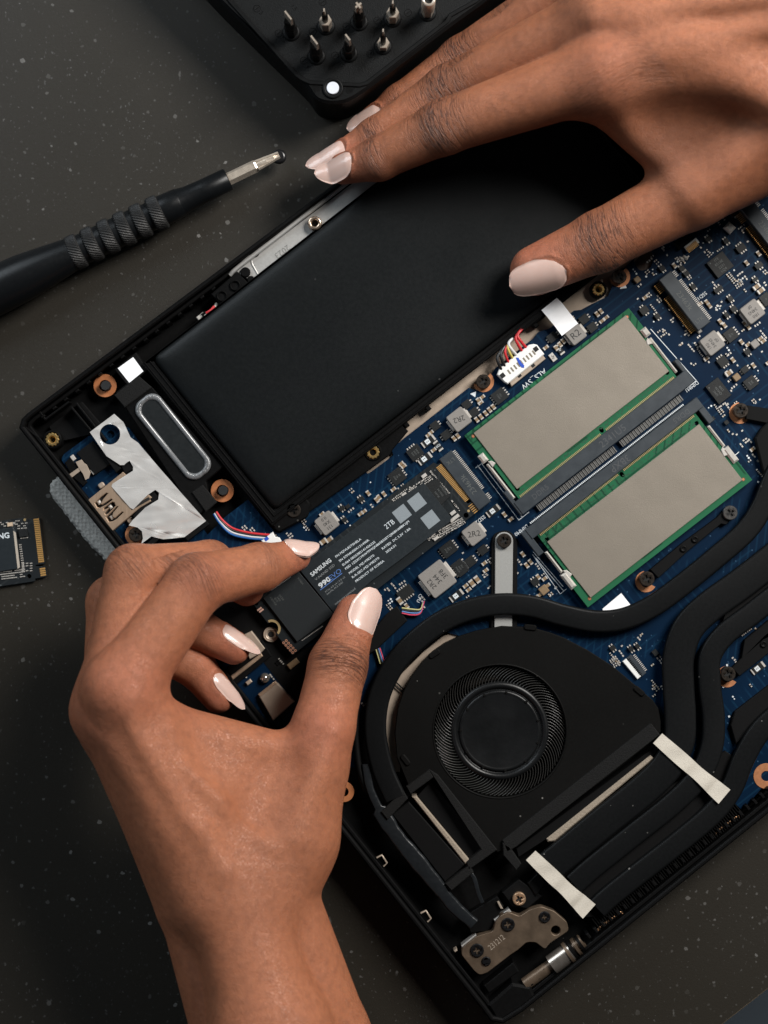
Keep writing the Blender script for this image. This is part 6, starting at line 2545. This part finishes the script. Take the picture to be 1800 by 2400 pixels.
# rows of tiny parts beside the memory chips
for (xa, ya, xb, yb, n_) in ((600, 755, 850, 570, 22), (320, 965, 500, 840, 16), (615, 1455, 810, 1320, 18), (590, 820, 895, 1190, 24), (575, 835, 880, 1205, 24)):
    for i in range(n_):
        t = i / (n_ - 1)
        x, y = q56(xa + (xb - xa) * t, ya + (yb - ya) * t)
        prism(mb, rect(x, y, 2.0, 1.8, z=ZD + .2), ZD, ZD + 0.25, SILV)
part(mb, 'tiny_components', drive, kind='stuff')
mb = MB()
PCO = mat('copper_test_pads', (0.50, 0.24, 0.15), 0.4, metal=0.4)
for i in range(5):
    for j in range(2):
        x, y = q56(460 + i * 22 - j * 25, 1458 + i * 24 + j * 20)
        prism(mb, circ(x, y, 3.2, ZD, 12), ZD, ZD + 0.04, PCO, holes=[circ(x, y, 1.5, ZD, 10)])
for x, y in ((200, 1150), (218, 1166)):
    prism(mb, rect(*q56(x, y), 12, 4, z=ZD), ZD, ZD + 0.04, mat('pink_pads', (0.55, 0.33, 0.26), 0.5))
prism(mb, circ(*q56(197, 1048), 3.6, ZD, 12), ZD, ZD + 0.04, MATS['pale_gold_ring'])
prism(mb, circ(*q86(1235, 815), 3.2, ZD, 12), ZD, ZD + 0.04, MATS['pale_gold_ring'])
part(mb, 'test_pads', drive, kind='stuff')

# ------------------------------------------------------------------ the second drive lying on the table
def q0(x, y):
    return (x / 10.05, 1180 + y / 10.05)


drive2 = empty('solid_state_drive', P(40, 1290, 0))
tag(drive2, 'short black drive with gold contacts lying on the table at the edge', 'drive', 'flash storage drives')
drive2['label'] = 'black drive with gold contacts lying loose on the speckled table'
mb = MB()
ol = [q0(-700, 520), q0(560, 330), q0(640, 380), q0(770, 345), q0(930, 325), q0(1062, 1400), q0(1035, 1425), q0(830, 1450), q0(835, 1475), q0(1075, 1490), q0(1105, 1700), q0(1060, 1730), q0(830, 1770), q0(820, 1830), q0(640, 1860), q0(220, 1920), q0(-650, 2060)]
prism(mb, px_poly(ol, 1.4), 0.4, 1.4, SSDB, ch=0.06, bottom=True, holes=[circ(*q0(685, 1715), 5.3, 1.4, 16)])
part(mb, 'board', drive2)
mb = MB()
for i in range(22):
    t = i / 21
    x, y = q0(855 + t * 118, 375 + t * 990)
    prism(mb, rect(x, y, 13.2, 3.6, ang=8, z=1.4), 1.4, 1.45, GOLD)
for i in range(4):
    x, y = q0(1000 + i * 7, 1535 + i * 50)
    prism(mb, rect(x, y, 13, 3.6, ang=8, z=1.4), 1.4, 1.45, GOLD)
part(mb, 'contact_fingers', drive2)
mb = MB()
prism(mb, px_poly([q0(-700, 720), q0(300, 560), q0(375, 680), q0(475, 1530), q0(-600, 1700)], 2.4), 1.4, 2.4, LBL, ch=0.15)
lb2 = part(mb, 'label', drive2)
mb = MB()
prism(mb, px_poly([q0(312, 640), q0(372, 690), q0(470, 1500), q0(415, 1540)], 2.45), 2.38, 2.46, mat('beige_stripe', (0.40, 0.35, 0.29), 0.6))
text(mb, 'SAMSUNG', *q0(-190, 795), 13.2, 7, 2.45, PRW, width_px=82, bold=0.03)
part(mb, 'lettering', lb2)
mb = MB()
prism(mb, px_poly([q0(425, 615), q0(630, 590), q0(655, 770), q0(450, 800)], 2.2), 1.4, 2.2, CHIP, ch=0.1)
part(mb, 'chip', drive2)
mb = MB()
prism(mb, px_poly([q0(165, 460), q0(290, 440), q0(298, 530), q0(170, 550)], 1.9), 1.4, 1.9, mat('tan_part', (0.50, 0.38, 0.27), 0.5), ch=0.1)
prism(mb, circ(*q0(583, 383), 3.2, 1.5, 14), 1.4, 1.46, MATS['pale_gold_ring'])
rnd = random.Random(2)
for x, y in [(460 + i * 7, 870 + i * 52) for i in range(13)] + [(x_, 1620 + j * 55 - x_ * .12) for x_ in range(0, 600, 62) for j in range(4)] + [(540 + i * 95, 1410 + j * 58) for i in range(3) for j in range(4)] + [(440 + i * 40, 590 - i * 3) for i in range(5)] + [(470 + i * 40, 825 - i * 5) for i in range(5)] + [(0 + i * 55, 450 + (i % 3) * 40) for i in range(9)] + [(320, 410), (390, 410), (430, 410), (330, 480), (520, 470), (615, 460), (575, 525)]:
    if rnd.random() < .9:
        for s in (-1, 1):
            px, py = q0(x + s * 16, y - s * 2)
            prism(mb, rect(px, py, 2.2, 2.2, ang=8, z=1.7), 1.4, 1.7, SILV)
part(mb, 'tiny_components', drive2, kind='stuff')

# ------------------------------------------------------------------ screwdriver
A_SD = 25.6
sd_tip = (654, 363)
dxs, dys = -math.cos(R(A_SD)), math.sin(R(A_SD))          # from the tip back along the handle, pixels
SD_Z = 7.9
sdo = empty('screwdriver', P(300, 530, 0))
tag(sdo, 'black precision screwdriver with ribbed grip rings and a cross bit', 'screwdriver')
ksd = 1 / PXMM(SD_Z)


def turned(mb, prof, material, n=28, rib=None, smooth=True):
    """prof: (distance from the tip in px, radius px); turned about the screwdriver's axis; the grip lies level."""
    vs, fs = [], []
    ax = Vector((dxs, -dys, 0))
    sd = Vector((-ax.y, ax.x, 0))
    for i, (t, r_) in enumerate(prof):
        c = P(sd_tip[0] + dxs * t, sd_tip[1] + dys * t, SD_Z)
        for j in range(n):
            a = 2 * math.pi * j / n
            rr = r_ * ksd * MM
            if rib and rib[0] <= i <= rib[1]:
                rr *= 1 - 0.035 * ((j + i) % 2)
            vs.append(c + (sd * math.cos(a) + Vector((0, 0, 1)) * math.sin(a)) * rr)
    m_ = len(prof)
    for i in range(m_ - 1):
        for j in range(n):
            k_ = (j + 1) % n
            fs.append((i * n + j, i * n + k_, (i + 1) * n + k_, (i + 1) * n + j))
    mb.add(vs, fs, material, smooth)
    mb.add(vs[:n], [tuple(range(n))[::-1]], material)
    mb.add(vs[-n:], [tuple(range(n))], material)


SDB = mat('satin_black_handle', (0.0045, 0.0052, 0.0060), 0.34, var=0.1, bump=0.06, bscale=6000, spec=0.22)
SDG = mat('black_rubber_ring', (0.0055, 0.0055, 0.0055), 0.55, var=0.4, vscale=2500, bump=0.6, bscale=3000)
STEEL = mat('brushed_bit_steel', (0.62, 0.54, 0.45), 0.28, metal=0.6, var=0.25, vscale=500)
mb = MB()
turned(mb, [(252, 31), (258, 34), (300, 36), (340, 33.5), (352, 36), (520, 36), (545, 40), (600, 47), (660, 54), (740, 57), (860, 57), (960, 54), (985, 48), (990, 30)], SDB, 36)
part(mb, 'handle', sdo)
mb = MB()
turned(mb, [(131, 24), (134, 27), (200, 27.5), (236, 29), (256, 33), (262, 34)], SDB, 32)
part(mb, 'sleeve', sdo)
for i in range(6):
    t = 302 + i * 42
    mb = MB()
    turned(mb, [(t, 36), (t + 2, 40), (t + 5, 41.5), (t + 10, 42), (t + 15, 42), (t + 20, 42), (t + 25, 41.5), (t + 28, 40), (t + 30, 36)], SDG, 72, rib=(1, 7), smooth=False)
    part(mb, 'grip_ring', sdo)
mb = MB()
turned(mb, [(58, 13), (62, 15), (140, 15)], STEEL, 6, smooth=False)
part(mb, 'bit_shank', sdo)
mb = MB()
vs, fs = [], []
turned(mb, [(2, 3), (14, 9), (34, 12), (58, 12.5)], STEEL, 12, rib=(1, 3), smooth=False)
for a in range(4):
    ax = Vector((dxs, -dys, 0))
    sd = Vector((-ax.y, ax.x, 0))
    w_ = sd * math.cos(a * math.pi / 2 + .6) + Vector((0, 0, 1)) * math.sin(a * math.pi / 2 + .6)
    q = [P(sd_tip[0] + dxs * t, sd_tip[1] + dys * t, SD_Z) for t in (0, 58)]
    th = ax.cross(w_) * 0.0004
    pts = [q[0] + w_ * 0.0005, q[0] + w_ * 0.0012, q[1] + w_ * 0.0021, q[1]]
    mb.add([p + th for p in pts] + [p - th for p in pts], [(0, 1, 2, 3), (7, 6, 5, 4), (0, 4, 5, 1), (1, 5, 6, 2), (2, 6, 7, 3), (3, 7, 4, 0)], STEEL)
part(mb, 'cross_tip', sdo)
mb = MB()
c = P(651, 364, SD_Z)
lathe(mb, 653, 364, [(1.4, SD_Z - 3.6), (2.2, SD_Z - 3.0), (2.45, SD_Z - 2.2), (2.2, SD_Z - 1.5), (1.6, SD_Z - 1.3)], mat('black_tip_disc', (0.008, 0.008, 0.009), 0.3), n=24, zref=SD_Z)
part(mb, 'tip_disc', sdo)  # flattened black disc set just below the tip

# ------------------------------------------------------------------ case of bits
def q44(x, y):
    return (440 + x / 2.074, y / 2.074)


ZC = 22.0
CASE = mat('black_case_plastic', (0.0042, 0.0045, 0.0047), 0.48, var=0.2, bump=0.15, bscale=4500, spec=0.1)
PANEL = mat('grained_case_panel', (0.0050, 0.0055, 0.0058), 0.55, var=0.35, vscale=1800, bump=0.6, bscale=2600, spec=0.12)
ENGR = mat('gloss_black_lettering', (0.0035, 0.0035, 0.0035), 0.25)
case = empty('bit_case', P(850, -100, 0))
tag(case, 'open black bit case with a round magnet at its corner', 'tool case')
rim = ccw(px_poly([q44(150, 0), q44(575, 415), (738, 232), (760, 241), (782, 243), (808, 240), (830, 230), q44(880, 430), q44(1280, 125), q44(1455, 0), (1500, -270), (1000, -900), (200, -330)], ZC))
rim = round_poly(rim, 0.003, 4)
base = ccw(px_poly([q44(100, 0), q44(330, 300), q44(540, 510), (728, 275), (760, 287), (800, 285), (830, 272), q44(930, 500), q44(1330, 190), (1540, -290), (1000, -960), (140, -330)], 0.4))
panel = ccw(px_poly([q44(212, 0), q44(535, 360), (712, 183), (728, 190), (842, 196), (858, 192), q44(1255, 100), q44(1270, 70), q44(1395, 0), (1440, -260), (1000, -800), (300, -330)], ZC))
mb = MB()
prism(mb, rim, 0.3, ZC, CASE, ch=0.9, bottom=True, holes=[panel])
prism(mb, inset(panel, -0.0005), 1, ZC - 1.6, PANEL)
body = part(mb, 'body', case)
mb = MB()
prism(mb, inset(panel, -0.0012), ZC - 1.0, ZC + 0.45, CASE, ch=0.25, holes=[inset(panel, 0.0002)])
part(mb, 'raised_rim', case)
mb = MB()
lathe(mb, 780, 207, [(3.3, ZC - 1), (3.3, ZC + 0.35), (3.05, ZC + 0.5), (2.2, ZC + 0.5), (2.15, ZC + 0.1)], CASE, n=32, zref=ZC, cap=False)
part(mb, 'magnet_collar', case)
mb = MB()
lathe(mb, 780, 207, [(2.0, ZC - 1), (2.0, ZC + 0.5), (1.85, ZC + 0.65)], mat('nickel_magnet', (0.66, 0.69, 0.75), 0.4, metal=0.15, var=0.06, vscale=2000), n=32, zref=ZC)
part(mb, 'magnet', case)
mb = MB()
for x, y in ((742, 210), (818, 212)):
    prism(mb, px_poly([(x - 16, y - 12), (x + 18, y - 12), (x + 6, y + 6), (x - 4, y + 8)], ZC + .02), ZC - .3, ZC + 0.02, ENGR)
part(mb, 'corner_recess', case)
mb = MB()
for s, x, y in (('+', 602, 20), ('3', 612, 30), ('+', 653, 78), ('3.5', 664, 92), ('+', 712, 142), ('4', 722, 156), ('+', 733, 74), ('+', 785, 130), ('2.5', 800, 150), ('+', 868, 126), ('1', 878, 138), ('+', 812, 62), ('1.5', 690, 18), ('+', 884, 48), ('0.8', 896, 56), ('+', 956, 30), ('2', 966, 44), ('+', 756, 5)):
    if s == '+':
        prism(mb, circ(x, y, 9, ZC - 1.6, 18), ZC - 1.62, ZC - 1.56, ENGR, holes=[circ(x, y, 7.4, ZC - 1.6, 18)])
        prism(mb, rect(x, y, 11, 2, z=ZC - 1.6), ZC - 1.62, ZC - 1.55, ENGR)
    else:
        text(mb, s, x, y, 10, -52, ZC - 1.55, ENGR)
part(mb, 'lettering', case)

BITM = mat('chromed_bit', (0.56, 0.48, 0.40), 0.22, metal=0.55, var=0.15, vscale=700)
BITD = mat('dark_bit_steel', (0.012, 0.011, 0.010), 0.32, metal=0.7, var=0.3)
BIT_LABELS = {
    (683, 76): ('flat', 'wide flat bit, the one farthest from the round magnet in the case', 8),
    (764, 62): ('hexflat', 'slim flat bit on a bright hexagon collar between the flat and cross bits', 3),
    (842, 52): ('cross', 'cross tipped bit standing in the case', 6),
    (920, 44): ('hexflat', 'slim bit with a bright hexagon collar between the cross bit and the round-topped socket bit', 3),
    (1002, 30): ('socket', 'round topped socket bit beside the case rim near the fingers', 6),
    (742, 132): ('flat', 'wide flat bit standing closest to the round magnet', 8),
    (818, 126): ('flat2', 'narrow flat dark bit between the wide flat bit and the shiny hexagon bit', 6),
    (898, 108): ('hexbig', 'stubby bit with a large shiny hexagon shoulder and a thin tip', 3),
}
for (bx, by), (kind_, lab_, w_) in BIT_LABELS.items():
    z0 = ZC - 1.56
    b = empty('screwdriver_bit', P(bx, by, z0))
    tag(b, lab_, 'screwdriver bit', 'bits standing in the case')
    ang_b = -52
    mb = MB()
    zs = z0 + (7 if kind_ != 'hexbig' else 4)
    dark = kind_ in ('flat', 'cross', 'flat2')
    # hexagonal shank
    lathe(mb, bx, by, [(2.05, z0), (2.05, zs - 0.3), (1.85, zs), (1.2, zs + .02)], BITD if dark else BITM, n=6, zref=z0, smooth=False)
    lathe(mb, bx, by, [(2.9, z0), (2.7, z0 + 0.5), (2.1, z0 + 0.6)], CASE, n=20, zref=z0)
    part(mb, 'shank', b)
    mb = MB()
    c = P(bx, by, z0)
    top = z0 + 18.5
    r0 = {'flat': 1.75, 'flat2': 1.3, 'cross': 1.6, 'socket': 2.2, 'hexflat': 1.0, 'hexbig': 0.9}[kind_]
    if kind_ == 'socket':
        lathe(mb, bx, by, [(r0, zs - 1), (r0, top - 5), (r0 - .25, top - 4.6), (1.3, top - 4.6), (1.2, top - 6)], BITM, n=24, zref=z0)
        lathe(mb, bx, by, [(1.25, top - 5.9), (0.1, top - 5.9)], DARKHOLE, n=18, zref=z0)
    else:
        lathe(mb, bx, by, [(r0, zs - .5), (r0, top - 7), (r0 * .8, top - 5)], BITD, n=18, zref=z0)
    part(mb, 'stem', b)
    if kind_ != 'socket':
        mb = MB()
        ca_b, sa_b = math.cos(R(ang_b)), math.sin(R(ang_b))

        def blade_box(wm, tm, z_a, z_b, rot=0.0, taper=1.0):
            cs, sn = math.cos(R(ang_b + rot)), math.sin(R(ang_b + rot))
            vs = []
            for zz, f_ in ((z_a, 1.6), (z_b, taper)):
                for sx, sy in ((-1, -1), (1, -1), (1, 1), (-1, 1)):
                    x, y = sx * wm / 2 * (f_ if zz == z_b else 1), sy * tm / 2 * (1 if zz == z_b else 1.8)
                    vs.append((c.x + (x * cs - y * sn) * MM, c.y + (x * sn + y * cs) * MM, zz * MM))
            mb.add(vs, [(4, 5, 6, 7), (0, 1, 5, 4), (1, 2, 6, 5), (2, 3, 7, 6), (3, 0, 4, 7)], BITM)
        if kind_ in ('flat', 'flat2'):
            blade_box(3.3 if kind_ == 'flat' else 2.3, 0.55, top - 6, top)
        elif kind_ == 'cross':
            blade_box(2.6, 0.6, top - 6, top - 0.6, 0, 0.85)
            blade_box(2.6, 0.6, top - 6, top - 0.7, 90, 0.85)
        else:
            blade_box(1.0, 0.4, top - 6, top - 1, -40)
        part(mb, 'tip', b)

# ------------------------------------------------------------------ grey knitted pad under the laptop's corner
KNIT = mat('grey_knit', (0.44, 0.435, 0.41), 0.9, var=0.35, vscale=900, bump=1.0, bscale=700, spec=0.2)
KNIT.node_tree.nodes['Bump'].inputs['Distance'].default_value = 0.0004
vk = KNIT.node_tree.nodes.new('ShaderNodeTexVoronoi')
vk.inputs['Scale'].default_value = 800
vk.inputs['Randomness'].default_value = 0.45
KNIT.node_tree.links.new(KNIT.node_tree.nodes['Texture Coordinate'].outputs['Object'], vk.inputs['Vector'])
KNIT.node_tree.links.new(vk.outputs['Distance'], KNIT.node_tree.nodes['Bump'].inputs['Height'])
KNIT.node_tree.nodes['Bump'].invert = False
kb = KNIT.node_tree.nodes['Principled BSDF']
ksrc = kb.inputs['Base Color'].links[0].from_socket
kr = KNIT.node_tree.nodes.new('ShaderNodeMapRange')
kr.inputs['From Min'].default_value = 0.12
kr.inputs['From Max'].default_value = 0.34
kr.inputs['To Min'].default_value = 0.65
kr.inputs['To Max'].default_value = 0.0
KNIT.node_tree.links.new(vk.outputs['Distance'], kr.inputs['Value'])
km = KNIT.node_tree.nodes.new('ShaderNodeMix')
km.data_type = 'RGBA'
km.inputs['B'].default_value = (0.12, 0.12, 0.115, 1)
KNIT.node_tree.links.new(ksrc, km.inputs['A'])
KNIT.node_tree.links.new(kr.outputs['Result'], km.inputs['Factor'])
KNIT.node_tree.links.new(km.outputs['Result'], kb.inputs['Base Color'])
kpts = [(128, 1124), (118, 1138), (121, 1162), (152, 1200), (172, 1228), (190, 1250), (217, 1284), (236, 1300), (252, 1318), (300, 1380), (420, 1420), (330, 1260), (180, 1090)]
mb = MB()
out = round_poly(ccw(px_poly(kpts, 0)), 0.0022, 4)
out = [Vector((p.x, p.y)) + Vector((math.sin(i * 1.7), math.cos(i * 2.3))) * 0.00016 for i, p in enumerate(out)]
prism(mb, out, 0.05, 2.2, KNIT, ch=0.9, smooth=True)
kn = mb.build('knitted_pad')
tag(kn, 'grey knitted cloth pad sticking out from under the laptop', 'cloth')
# keep it clear of the laptop's floor
